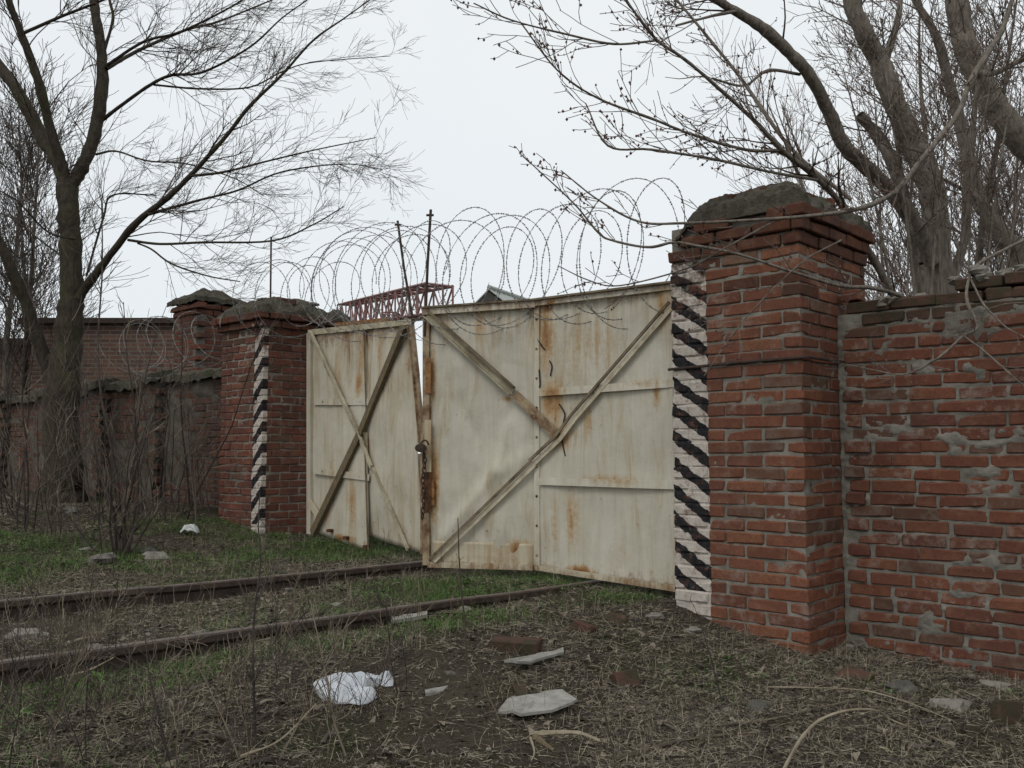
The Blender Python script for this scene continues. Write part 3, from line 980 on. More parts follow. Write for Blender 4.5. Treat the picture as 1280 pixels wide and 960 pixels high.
def crease(u, v):
    """kinks beaten into the sheet"""
    d = 0
    for (x0, y0), (x1, y1), h, w in (((0.13, 0.10), (0.62, 0.36), 0.022, 0.035), ((0.62, 0.36), (0.95, 0.42), 0.018, 0.04), ((0.30, 0.62), (0.45, 0.50), -0.016, 0.05), ((0.55, 0.20), (0.80, 0.10), 0.012, 0.05)):
        t = np.clip(((u - x0) * (x1 - x0) + (v - y0) * (y1 - y0)) / ((x1 - x0) ** 2 + (y1 - y0) ** 2), 0, 1)
        q = np.hypot(u - x0 - (x1 - x0) * t, v - y0 - (y1 - y0) * t)
        d = d + h * np.exp(-(q / w) ** 2)
    return d
def right_leaf():
    h = P(846, 740, YR(846))
    root = thing('gate_leaf', 'cream sheet steel gate leaf with crossing braces beside the tall striped pillar', 'gate', (h[0], h[1], 0.0))
    sheet('sheet_panel', root, M['gate'], YR, 534, 671, (390, 379.5), (705, 711), -0.006, 0.026, 3, nu=72, nv=84, lean=crease)
    sheet('sheet_panel', root, M['gate'], YR, 671, 846, (379.5, 357.5), (712, 739), 0, 0.012, 5, nu=44)
    sheet('patch_plate', root, M['gate_plate'], YR, 541, 667, (676, 680), (703, 709), 0.006, 0.003, 9, nu=20, nv=10)
    # frame
    lbar('top_rail', root, M['gate_strap'], YR, (531, 390), (671, 380.5), 9, 0.03, 0.012)
    lbar('top_lip', root, M['brace_dark'], YR, (530, 385.5), (671, 375.5), 2.2, 0.06, 0.0)
    lbar('top_lip', root, M['brace_dark'], YR, (671, 375.5), (846, 353.5), 2.6, 0.06, 0.0)
    lbar('top_rail', root, M['gate_strap'], YR, (671, 379), (846, 357.5), 9, 0.035, 0.0)
    lbar('frame_post', root, M['frame_rust'], YR, (534, 389), (534, 706), 9, 0.045, -0.02)
    lbar('centre_strap', root, M['gate_strap'], YR, (672, 381), (672.5, 712), 8, 0.006, 0.009, rivets=9)
    lbar('strap', root, M['gate_strap'], YR, (677, 491), (846, 479), 9.5, 0.012, 0.012, rivets=5)
    lbar('strap', root, M['gate_strap'], YR, (677, 601.5), (846, 606.5), 9.5, 0.012, 0.012, rivets=5)
    lbar('bottom_rail', root, M['gate_plate'], YR, (536, 705.5), (667, 709), 7, 0.012, 0.008)
    lbar('bottom_rail', root, M['gate_plate'], YR, (671, 709), (846, 735.5), 7, 0.012, 0.008)
    # braces; a dark brown strip lies along each long lighter plate
    lbar('brace', root, M['frame_bar'], YR, (536, 393), (643, 490), 9, 0.008, 0.02, 0.045, fside=-1)
    lbar('brace_flange', root, M['brace_dark'], YR, (537, 388), (645, 485), 2.5, 0.05, 0.02)
    lbar('brace', root, M['frame_rust'], YR, (645, 492), (700, 543), 10, 0.008, 0.022, 0.03, mid=[(671, 516)], fside=-1)
    lbar('brace', root, M['brace_light'], YR, (846, 383), (545, 701), 5.5, 0.010, 0.03, 0.0, mid=[(722, 525), (704, 549), (671, 580)])
    lbar('brace_flange', root, M['brace_dark'], YR, (842.5, 378.5), (541.5, 697.5), 3.6, 0.012, 0.045, 0.0, mid=[(718, 521), (700, 545), (667, 576)])
    # rusted cover plates on the free edge
    lbar('cover_plate', root, M['rust_orange'], YR, (537.5, 448), (537.5, 492), 7, 0.005, 0.03)
    lbar('cover_plate', root, M['gate_plate'], YR, (537.5, 525), (537.5, 590), 9, 0.006, 0.034)
    lbar('cover_plate', root, M['rust'], YR, (536.5, 560), (536.5, 640), 10, 0.005, 0.028)
    lbar('cover_plate', root, M['rust_orange'], YR, (542, 600), (542, 632), 6, 0.005, 0.02)
    # the round plugged hole in the lower strap
    mb = MB()
    n = leaf_normal(YR, 717)
    c = P(717, 603, YR(717)) + n * 0.012
    tube(mb, [c, c + n * 0.02], 0.024, 8, cap=True)
    mb.build('bolt_plug', M['rust_dark'], root)
    # sheet metal splits
    for pts in ([(688, 451), (691, 458), (689, 470)], [(700, 505), (707, 517), (705, 530)], [(703, 548), (706, 562), (708, 570)], [(673, 424), (678, 432), (682, 437)], [(675, 462), (676, 480), (675, 484)]):
        mb = MB()
        q = []
        for x, y in pts:
            q.append(P(x, y, YR(x)) + leaf_normal(YR, x) * 0.0105)
        tube(mb, smooth_path(q, 4), 0.0055, 4, cap=True)
        mb.build('split_seam', M['rust_dark'], root)
    # rod that carries the razor wire
    mb = MB()
    tube(mb, [P(531, 420, 7.27), P(534.5, 330, 7.27), P(538.5, 262, 7.27)], 0.011, 6, cap=True)
    b = P(537.5, 269, 7.27)
    tube(mb, [b - (0.03, 0, 0), b + (0.03, 0, 0)], 0.01, 5, cap=True)
    mb.build('wire_post', M['rust_dark'], root)
    for z in (470, 640):
        mb = MB()
        b = P(848, z, 6.02)
        tube(mb, [b - (0, 0, 0.06), b + (0, 0, 0.06)], 0.02, 8, cap=True)
        mb.build('hinge', M['rust'], root)
    return root
GATE_R = right_leaf()

def left_leaf():
    h = P(386, 668, YL(386))
    root = thing('gate_leaf', 'stained cream sheet gate leaf with a dark wooden brace beside the dark brick pillar', 'gate', (h[0], h[1], 0.0))
    sheet('sheet_panel', root, M['gate_left'], YL, 391, 466, (416, 409), (663, 690), 0.012, 0.012, 12, prt=459, lean=lambda u, v: 0.035 * u * (1 - v))
    sheet('sheet_panel', root, M['gate_left'], YL, 456, 529, (410, 402), (668, 692), -0.004, 0.014, 15, plt=448, prt=514, lean=lambda u, v: 0.045 * np.sin(u * 3.1) * np.sin(2.4 * v + 0.5))
    lbar('frame_post', root, M['gate_left'], YL, (390, 417), (390, 667), 8, 0.04, 0.004)
    lbar('top_rail', root, M['frame_bar'], YL, (388, 416), (462, 408.5), 7, 0.03, 0.002)
    lbar('top_rail', root, M['frame_bar'], YL, (462, 408.5), (517, 402.5), 7, 0.03, 0.002)
    lbar('strap', root, M['gate_left'], YL, (395, 502.5), (465, 502.5), 8, 0.006, 0.022, rivets=3)
    lbar('strap', root, M['gate_left'], YL, (396, 588), (466, 597), 8, 0.006, 0.04, rivets=3)
    lbar('brace', root, M['frame_bar'], YL, (394, 417), (470, 584), 7, 0.008, 0.05, 0.03, mid=[(455, 545)], fside=1)
    lbar('brace', root, M['frame_bar'], YL, (471, 586), (514, 687), 6, 0.008, 0.03, 0.03, fside=1)
    lbar('wooden_brace', root, M['wood'], YL, (511, 409), (397, 665), 9, 0.045, 0.03, mid=[(458, 538)])
    lbar('seam_strip', root, M['brace_dark'], YL, (458, 411), (462, 540), 2.0, 0.006, 0.03)
    lbar('seam_strip', root, M['brace_dark'], YL, (462, 540), (466.5, 688), 2.0, 0.008, 0.055)
    lbar('nailed_board', root, M['gate_plate'], YL, (391, 627), (404, 647), 8, 0.02, 0.035)
    lbar('edge_angle', root, M['frame_rust'], YL, (516, 405), (523, 470), 7, 0.03, 0.0, 0.02)
    lbar('edge_angle', root, M['frame_rust'], YL, (523, 470), (531, 560), 6, 0.03, 0.0, 0.02)
    lbar('edge_angle', root, M['frame_rust'], YL, (530, 558), (529.5, 692), 4, 0.03, 0.0)
    lbar('rust_plate', root, M['rust_orange'], YL, (414, 407), (482, 400), 8, 0.01, -0.05)
    for x, y in ((441, 676), (420, 667), (466, 687)):
        mb = MB()
        n = leaf_normal(YL, 430)
        c = P(x, y - 2, YL(x)) + n * 0.03
        obox(mb, c, np.cross(n, (0, 0, 1)) * 0.05, (0, 0, 0.03), n * 0.05)
        mb.build('rust_bracket', M['rust'], root)
    mb = MB()
    tube(mb, [P(517, 404, 8.16), P(505, 335, 8.16), P(497, 276, 8.16)], 0.011, 6, cap=True)
    b = P(497.5, 281, 8.16)
    tube(mb, [b - (0.03, 0, 0), b + (0.03, 0, 0)], 0.01, 5, cap=True)
    mb.build('wire_post', M['rust_dark'], root)
    mb = MB()
    b = P(385, 508, 9.38)
    obox(mb, b - (0.04, 0, 0.06), (0.06, -0.04, 0), (0.02, 0.03, 0), (0, 0, 0.14))
    mb.build('hinge', M['rust'], root)
    return root
GATE_L = left_leaf()

# lock and chain hang between the two leaves
def lock_and_chain():
    Y = 7.2
    c = P(526, 560, Y)
    t = thing('padlock', 'dark padlock between the two gate leaves', 'padlock', tuple(c))
    mb = MB()
    a = np.linspace(0, 2 * math.pi, 15)[:-1]
    for y0, y1 in ((-0.022, 0.022),):
        ring = [(0.045 * math.cos(k), 0.034 * math.sin(k)) for k in a]
        V = [(x, y0, z) for x, z in ring] + [(x, y1, z) for x, z in ring] + [(0, y0 - 0.006, 0), (0, y1 + 0.006, 0)]
        n = len(ring)
        mb.add(np.array(V) + c, [(k, (k + 1) % n, n + (k + 1) % n, n + k) for k in range(n)], [((k + 1) % n, k, 2 * n) for k in range(n)] + [(n + k, n + (k + 1) % n, 2 * n + 1) for k in range(n)])
    mb.build('lock_body', M['rust_dark'], t)
    mb = MB()
    th = np.linspace(0.0, math.pi, 9)
    tube(mb, [c + (0.03 + 0.03 * math.cos(k), 0, 0.02 + 0.04 * math.sin(k)) for k in th], 0.007, 6)
    mb.build('shackle', M['rust_dark'], t)
    top, bot = P(530, 566, 7.22), P(529, 648, 7.2)
    ch = thing('chain', 'rusty chain hanging down the gap between the gate leaves', 'chain', tuple(bot))
    n = 13
    for k in range(n):
        q = top + (bot - top) * (k + 0.5) / n + np.array([0.006 * math.sin(k * 0.9), 0, 0])
        h = np.linalg.norm(bot - top) / n * 0.68
        w = 0.014
        al = np.linspace(0, 2 * math.pi, 13)
        ax = np.array([1.0, 0, 0]) if k % 2 else np.array([0.45, 0.9, 0])
        pts = [q + ax * w * math.cos(v) + np.array([0, 0, h * math.sin(v)]) for v in al]
        mb = MB()
        tube(mb, pts, 0.0055, 5, ref=np.cross(ax, (0, 0, 1)))
        mb.build('chain_link', M['rust_dark'], ch)
lock_and_chain()

# ------------------------------------------------------------------ razor wire
def coil(label, p0, p1, r, turns, lean=0.1, squash=0.85, seed=1, group=None, jit=0.14, zr=1.0, bow=0.0, fall=0.0):
    r_ = np.random.default_rng(seed)
    p0, p1 = np.asarray(p0), np.asarray(p1)
    ax = p1 - p0
    axh = nrm(np.array([ax[0], ax[1], 0]))
    u = np.array([-axh[1], axh[0], 0])
    N = int(turns * 40)
    th = np.linspace(0, 2 * math.pi * turns, N)
    kk = th / (2 * math.pi)
    kn = np.arange(int(turns) + 3)
    sm = lambda amp: np.interp(kk, kn, r_.normal(0, amp, len(kn)))
    rr = r * (1 + sm(jit))
    f = th / th[-1]
    f = f + 0.35 / turns * (sm(1.0)) * np.sin(np.pi * f)
    c = p0[None] + ax[None] * f[:, None]
    c = c + axh[None] * (lean * np.sin(th + 0.9) + sm(0.10) + 0.12 * np.cos(th * 0.5 + seed))[:, None]
    c[:, 2] += bow * np.sin(np.pi * f) + sm(0.05)
    p = c + u[None] * (rr * squash * np.cos(th))[:, None] + np.array([0, 0, 1])[None] * (rr * zr * np.sin(th))[:, None]
    root = thing('razor_wire_coil', label, 'razor wire', tuple(p0), group=group)
    mb = MB()
    tube(mb, p, 0.0025, 4, ref=axh)
    mb.build('wire', M['wire'], root)
    # barbs
    d = np.linalg.norm(np.diff(p, axis=0), axis=1)
    s = np.concatenate([[0], np.cumsum(d)])
    at = np.arange(0.02, s[-1], 0.042)
    q = np.stack([np.interp(at, s, p[:, k]) for k in range(3)], -1)
    t = np.stack([np.interp(at + 0.02, s, p[:, k]) for k in range(3)], -1) - q
    t /= np.maximum(1e-6, np.linalg.norm(t, axis=1))[:, None]
    w = r_.normal(0, 1, q.shape)
    w = np.cross(t, w)
    w /= np.linalg.norm(w, axis=1)[:, None]
    b = np.cross(t, w)
    V = np.stack([q - t * 0.012 + w * 0.009, q - t * 0.012 - w * 0.009, q + t * 0.012 + w * 0.009, q + t * 0.012 - w * 0.009, q + b * 0.004, q - b * 0.004], 1)
    base = np.arange(len(q))[:, None] * 6
    T = (base[:, :, None] + np.array([[(0, 1, 4), (2, 4, 3), (1, 0, 5), (2, 3, 5)]])).reshape(-1, 3) if False else np.concatenate([base + np.array([[0, 1, 4]]), base + np.array([[2, 4, 3]]), base + np.array([[1, 0, 5]]), base + np.array([[2, 3, 5]])])
    m2 = MB()
    m2.add(V.reshape(-1, 3), None, T)
    o = m2.build('barbs', M['wire'], root)
    o['kind'] = 'stuff'
    return root
coil('long razor wire coil along the top of the right gate leaf', P(535, 350, 7.25), P(850, 312, 6.05), 0.43, 13, 0.18, 0.8, 4)
coil('razor wire coil over the left gate leaf up to its iron rod', P(425, 352, 9.0), P(535, 345, 7.5), 0.45, 11, 0.18, 0.85, 9)
coil('loose razor wire loops lying over the domed cap of the dark pillar', P(325, 372, 9.3), P(420, 365, 9.1), 0.42, 7, 0.14, 0.9, 12, zr=0.8)
coil('tangled razor wire loops on the dark wall left of the striped edge', P(283, 418, 9.75), P(160, 437, 10.7), 0.30, 7, 0.10, 0.9, 15)
# plain wire strung along the old wall and a rod on the pillar
mb = MB()
tube(mb, [P(338, 384, 9.5), P(339, 296, 9.5)], 0.010, 5, cap=True)
tag(mb.build('iron_rod', M['rust_dark'], off=P(338, 365, 9.5)), 'thin iron rod standing on the domed cap of the dark pillar', 'rod')

# ------------------------------------------------------------------ rails
def rail(ctrl, label, z_of):
    p = smooth_path(ctrl, 12)
    prof = [(-0.036, 0), (-0.036, -0.03), (-0.022, -0.042), (-0.009, -0.05), (-0.009, -0.14), (-0.06, -0.152), (-0.06, -0.165),
            (0.06, -0.165), (0.06, -0.152), (0.009, -0.14), (0.009, -0.05), (0.022, -0.042), (0.036, -0.03), (0.036, 0), (0.024, 0.007), (-0.024, 0.007)]
    n = len(p)
    t = np.gradient(p, axis=0)
    t /= np.linalg.norm(t, axis=1)[:, None]
    u = np.stack([t[:, 1], -t[:, 0], 0 * t[:, 0]], -1)
    u /= np.linalg.norm(u, axis=1)[:, None]
    V = p[:, None] + u[:, None] * np.array([a for a, b in prof])[None, :, None] + np.array([0, 0, 1]) * np.array([b for a, b in prof])[None, :, None]
    m = len(prof)
    i = np.arange(n - 1)[:, None] * m
    j = np.arange(m)[None]
    k = (j + 1) % m
    mb = MB()
    mb.add(V.reshape(-1, 3), np.stack([i + j, i + m + j, i + m + k, i + k], -1).reshape(-1, 4))
    return tag(mb.build('rail', M['rail'], off=p[0]), label, 'rail')
def rail_mat():
    t = NT('rusty_rail')
    p = t.pos()
    nz = t.sep(t.n('NewGeometry').outputs['Normal'])[2]
    f = t.noise(p, 14, 7, 0.7)
    c = t.mix(t.ramp(f, [(0.3, 0.0), (0.7, 1.0)]), (0.03, 0.022, 0.018), (0.085, 0.058, 0.045))
    worn = t.math('MULTIPLY', t.math('GREATER_THAN', nz, 0.9), t.ramp(t.noise(p, 5, 5), [(0.3, 0.35), (0.7, 0.9)]))
    c = t.mix(worn, c, (0.17, 0.135, 0.115))
    return t.out(c, 0.7, t.noise(p, 60, 5), 0.5, 0.01, spec=0.3)
M['rail'] = rail_mat()
def tp(s, a, z):
    return (UY * s + UX * a, -UX * s + UY * a, z)
def fit(px, py, z):
    d = ray(px, py)
    t = (z - CZ) / d[2]
    return np.array([0, 0, CZ]) + d * t
far_pts = [fit(0, 752, 0.06), fit(120, 740, 0.06), fit(240, 730.5, 0.058), fit(380, 717, 0.055), fit(530, 702, 0.05)]
near_pts = [fit(0, 828, 0.045), fit(130, 811, 0.045), fit(260, 793, 0.042), fit(400, 774, 0.038), (fit(560, 751, 0.025)), fit(742, 727, 0.01)]
def ext(pts, back, fwd):
    p = [np.array(k) for k in pts]
    d0 = nrm(p[0] - p[1])
    d1 = nrm(p[-1] - p[-3])
    d0[2] = d1[2] = 0
    return [p[0] + d0 * back, p[0] + d0 * back * 0.5] + p + [p[-1] + d1 * fwd * 0.4, p[-1] + d1 * fwd]
rail(ext(far_pts, 6, 14), 'rusty rail farther from the camera running under the gap between the gate leaves', None)
rail(ext(near_pts, 5, 14), 'rusty rail nearer the camera running under the right gate leaf', None)

# ------------------------------------------------------------------ trees
def perp(d, r_):
    v = np.cross(d, r_.normal(0, 1, 3))
    return nrm(v)
def grow(out, buds, p, d, L, r, lvl, opt, r_):
    nseg = opt['seg'][min(lvl, len(opt['seg']) - 1)]
    pts = [p]
    for k in range(nseg):
        d = nrm(d + r_.normal(0, opt['wob'], 3) + np.array(opt['pull']) * opt['k'])
        pts.append(pts[-1] + d * L / nseg)
    pts = np.array(pts)
    rad = np.linspace(r, max(opt['rmin'], r * 0.35), nseg + 1)
    out[min(lvl, len(out) - 1)].append((pts, rad))
    if lvl == opt['max']:
        if buds is not None:
            for q in range(1, nseg + 1):
                if r_.random() < opt['bud']:
                    buds.append(pts[q] + r_.normal(0, 0.006, 3))
        return
    n = opt['n'][min(lvl, len(opt['n']) - 1)]
    for c in range(n):
        t = r_.uniform(0.2, 1.0)
        k = t * nseg
        i = min(nseg - 1, int(k))
        q = pts[i] + (pts[i + 1] - pts[i]) * (k - i)
        dd = nrm(pts[i + 1] - pts[i])
        a = r_.uniform(*opt['ang'])
        nd = nrm(dd * math.cos(a) + perp(dd, r_) * math.sin(a))
        grow(out, buds, q, nd, L * r_.uniform(0.35, 0.7), max(opt['rmin'], r * 0.5), lvl + 1, opt, r_)
def limb(rows, per=5):
    """rows: photo x, y, width in photo pixels, distance; gives a path and radii"""
    p = smooth_path([(*P(x, y, Y), w / 2 * Y / F) for x, y, w, Y in rows], per)
    q, rd = p[:, :3], np.maximum(0.003, p[:, 3])
    if rd[-1] > 0.012 and not (0 < rows[-1][0] < 1280 and rows[-1][1] > 0):                          # goes on, thinning, past what the photo shows
        d = nrm(q[-1] - q[-3])
        L, m = min(3.0, 26 * rd[-1]), 7
        ext_ = [q[-1]]
        for k in range(m):
            d = nrm(d + np.array([0.03 * math.sin(k * 2.1), 0.04 * math.cos(k * 1.7), 0.05]))
            ext_.append(ext_[-1] + d * L / m)
        q = np.vstack([q, ext_[1:]])
        rd = np.concatenate([rd, np.linspace(rd[-1] * 0.9, 0.003, m)])
    return q, rd
def knobbly(pts, rad, amp, r_):
    q = pts + r_.normal(0, 1, pts.shape) * (rad * amp)[:, None]
    return q, rad * (1 + r_.normal(0, amp, len(rad)))
def shoots(out, buds, path, rad, n, L, opt, r_, t0=0.15, t1=1.0, lean=None, ang=(0.35, 1.0)):
    for _ in range(n):
        t = r_.uniform(t0, t1) * (len(path) - 1)
        i = min(len(path) - 2, int(t))
        q = path[i] + (path[i + 1] - path[i]) * (t - i)
        dd = nrm(path[i + 1] - path[i])
        a = r_.uniform(*ang)
        nd = dd * math.cos(a) + perp(dd, r_) * math.sin(a)
        if lean is not None:
            nd = nd + np.asarray(lean)
        grow(out, buds, q, nrm(nd), L * r_.uniform(0.5, 1.15) * (1.15 - 0.5 * t / len(path)), max(opt['rmin'] * 1.15, min(rad[i] * 0.42, 0.010)), 0, opt, r_)
def twig_mesh(name, lists, mat, root, sides=3):
    mb = MB()
    for k, L in enumerate(lists):
        for pts, rad in L:
            tube(mb, pts, rad, sides)
    if mb.n:
        o = mb.build(name, mat, root)
        return o
def bud_mesh(buds, root, size=0.012):
    if not buds:
        return
    q = np.array(buds)
    n = len(q)
    r = size * rng.uniform(0.55, 1.2, n)[:, None]
    V = np.stack([q + r * np.array(v) for v in ((1, 0, 0), (0, 1, 0), (-1, 0, 0), (0, -1, 0), (0, 0, 1.3), (0, 0, -1.3))], 1)
    b = np.arange(n)[:, None] * 6
    T = np.concatenate([b + np.array([f]) for f in ((0, 1, 4), (1, 2, 4), (2, 3, 4), (3, 0, 4), (1, 0, 5), (2, 1, 5), (3, 2, 5), (0, 3, 5))])
    mb = MB()
    mb.add(V.reshape(-1, 3), None, T)
    o = mb.build('buds', M['bud'], root)
    o['kind'] = 'stuff'

def left_tree():
    r_ = np.random.default_rng(5)
    base = G(80, 626)
    Y = base[1]
    root = thing('bare_tree', 'big dark bare tree with forking trunk in front of the left wall', 'tree', tuple(base))
    T = [
        ('trunk', [(82, 640, 56, Y), (80, 600, 47, Y), (77, 520, 43, Y), (82, 450, 38, Y), (88, 394, 31, Y), (90, 351, 27, Y), (87, 293, 25, Y), (84, 240, 26, Y), (84, 222, 25, Y)]),
        ('limb', [(82, 235, 18, Y), (72, 205, 19, Y + .1), (51, 168, 19, Y + .2), (24, 117, 18, Y + .2), (0, 84, 17, Y + .3), (-40, 30, 12, Y + .4)]),
        ('limb', [(84, 225, 14, Y), (74, 195, 15, Y - .1), (62, 158, 14, Y - .2), (47, 98, 13, Y - .4), (27, 43, 12, Y - .5), (11, 0, 10, Y - .6), (-5, -60, 8, Y - .8)]),
        ('limb', [(86, 235, 18, Y), (99, 215, 20, Y), (116, 176, 18, Y + .1), (127, 117, 18, Y + .2), (126, 60, 15, Y + .3), (117, 0, 13, Y + .4), (112, -60, 10, Y + .5)]),
        ('limb', [(70, 500, 22, Y), (58, 455, 20, Y), (31, 378, 18, Y - .2), (8, 322, 16, Y - .4), (-30, 250, 14, Y - .6)]),
        ('limb', [(92, 385, 14, Y), (106, 361, 13.5, Y - .1), (137, 320, 12, Y - .3), (172, 277, 11, Y - .5), (211, 246, 9.5, Y - .7), (242, 215, 8, Y - .8), (281, 172, 7, Y - .9), (312, 133, 6, Y - 1.0), (352, 94, 4.5, Y - 1.1), (391, 51, 3.5, Y - 1.2), (430, 23, 2.5, Y - 1.3), (462, 0, 2, Y - 1.3)]),
        ('limb', [(160, 300, 5, Y - .4), (200, 305, 4.5, Y - .5), (254, 303, 4, Y - .7), (340, 301, 3.2, Y - .9), (391, 281, 2.4, Y - 1), (430, 258, 1.6, Y - 1.1)]),
        ('limb', [(185, 268, 6, Y - .6), (250, 250, 4.5, Y - .5), (297, 238, 3.5, Y - .4), (352, 215, 3, Y - .3), (430, 205, 2, Y - .2), (478, 212, 1.4, Y - .2)]),
        ('limb', [(238, 220, 5, Y - .8), (280, 215, 4, Y - .9), (340, 200, 3, Y - 1.1), (400, 186, 2.2, Y - 1.3), (470, 172, 1.4, Y - 1.4)]),
        ('limb', [(128, 150, 7, Y + .2), (150, 133, 6, Y), (188, 106, 5.5, Y - .3), (215, 94, 5, Y - .5), (254, 90, 4.2, Y - .7), (312, 59, 3.4, Y - .9), (352, 23, 2.4, Y - 1), (384, 0, 2, Y - 1.1)]),
        ('limb', [(192, 106, 4, Y - .3), (250, 111, 3.5, Y - .2), (312, 109, 3, Y), (352, 90, 2.6, Y), (391, 78, 2, Y + .1), (488, 70, 1.2, Y + .2)]),
        ('limb', [(133, 86, 7, Y + .2), (160, 70, 6.5, Y + .5), (188, 56, 6, Y + .7), (234, 37, 5, Y + 1), (273, 27, 4, Y + 1.2), (340, 0, 2.6, Y + 1.4)]),
        ('limb', [(133, 82, 6, Y + .2), (180, 52, 5, Y), (225, 40, 4.5, Y - .2), (290, 8, 3.5, Y - .4), (330, -20, 3, Y - .5)]),
        ('limb', [(131, 62, 6, Y + .3), (141, 23, 5, Y + .3), (137, 0, 5, Y + .3), (128, -50, 4, Y + .3)]),
        ('limb', [(28, 42, 6, Y - .5), (78, 20, 5, Y - .8), (129, 0, 4, Y - 1), (170, -20, 3, Y - 1.1)]),
        ('limb', [(120, 193, 4, Y + .1), (145, 189, 3.4, Y - .1), (184, 201, 3, Y - .2), (234, 205, 2.6, Y - .4), (293, 223, 2, Y - .5), (330, 245, 1.4, Y - .6)]),
        ('limb', [(108, 345, 4, Y), (129, 273, 4, Y + .3), (141, 244, 3, Y + .5), (195, 244, 2.2, Y + .6)]),
        ('limb', [(172, 304, 3, Y - .4), (190, 312, 3, Y - .5), (215, 330, 3, Y - .6), (260, 345, 2.4, Y - .6), (300, 352, 1.8, Y - .7)]),
        ('limb', [(100, 300, 3, Y), (60, 290, 3, Y - .5), (20, 250, 2.5, Y - .9), (-20, 230, 2, Y - 1)]),
        ('limb', [(90, 330, 3, Y), (50, 300, 3, Y + .5), (10, 270, 2.5, Y + .9), (-20, 265, 2, Y + 1)]),
    ]
    opt = dict(seg=[7, 5, 4], wob=0.10, pull=(0.25, -0.05, 0.30), k=0.11, rmin=0.0018, max=2, n=[5, 3], ang=(0.3, 0.85), bud=0.25)
    lists, buds = [[], [], []], []
    for k, (nm, rows) in enumerate(T):
        if nm == 'limb':
            rows = [(x, y, w * (0.86 if w > 12 else 0.76), d) for x, y, w, d in rows]
        p, rd = limb(rows, 6)
        thick = rd.max() > 0.05
        q, rr = knobbly(p, rd, 0.05 if thick else 0.02, r_)
        mb = MB()
        tube(mb, q, rr, 12 if thick else 6)
        mb.build(nm, M['bark_dark'], root, smooth=True)
        ln = np.linalg.norm(np.diff(p, axis=0), axis=1).sum()
        if nm == 'limb':
            n = int(ln * (7.0 if not thick else 4.2))
            shoots(lists, None, p, rd, n, 0.84 if not thick else 1.0, opt, r_, 0.2)
    shoots(lists, None, *limb(T[0][1]), 10, 0.9, opt, r_, 0.55)
    twig_mesh('crown', lists, M['twig_dark'], root)
left_tree()

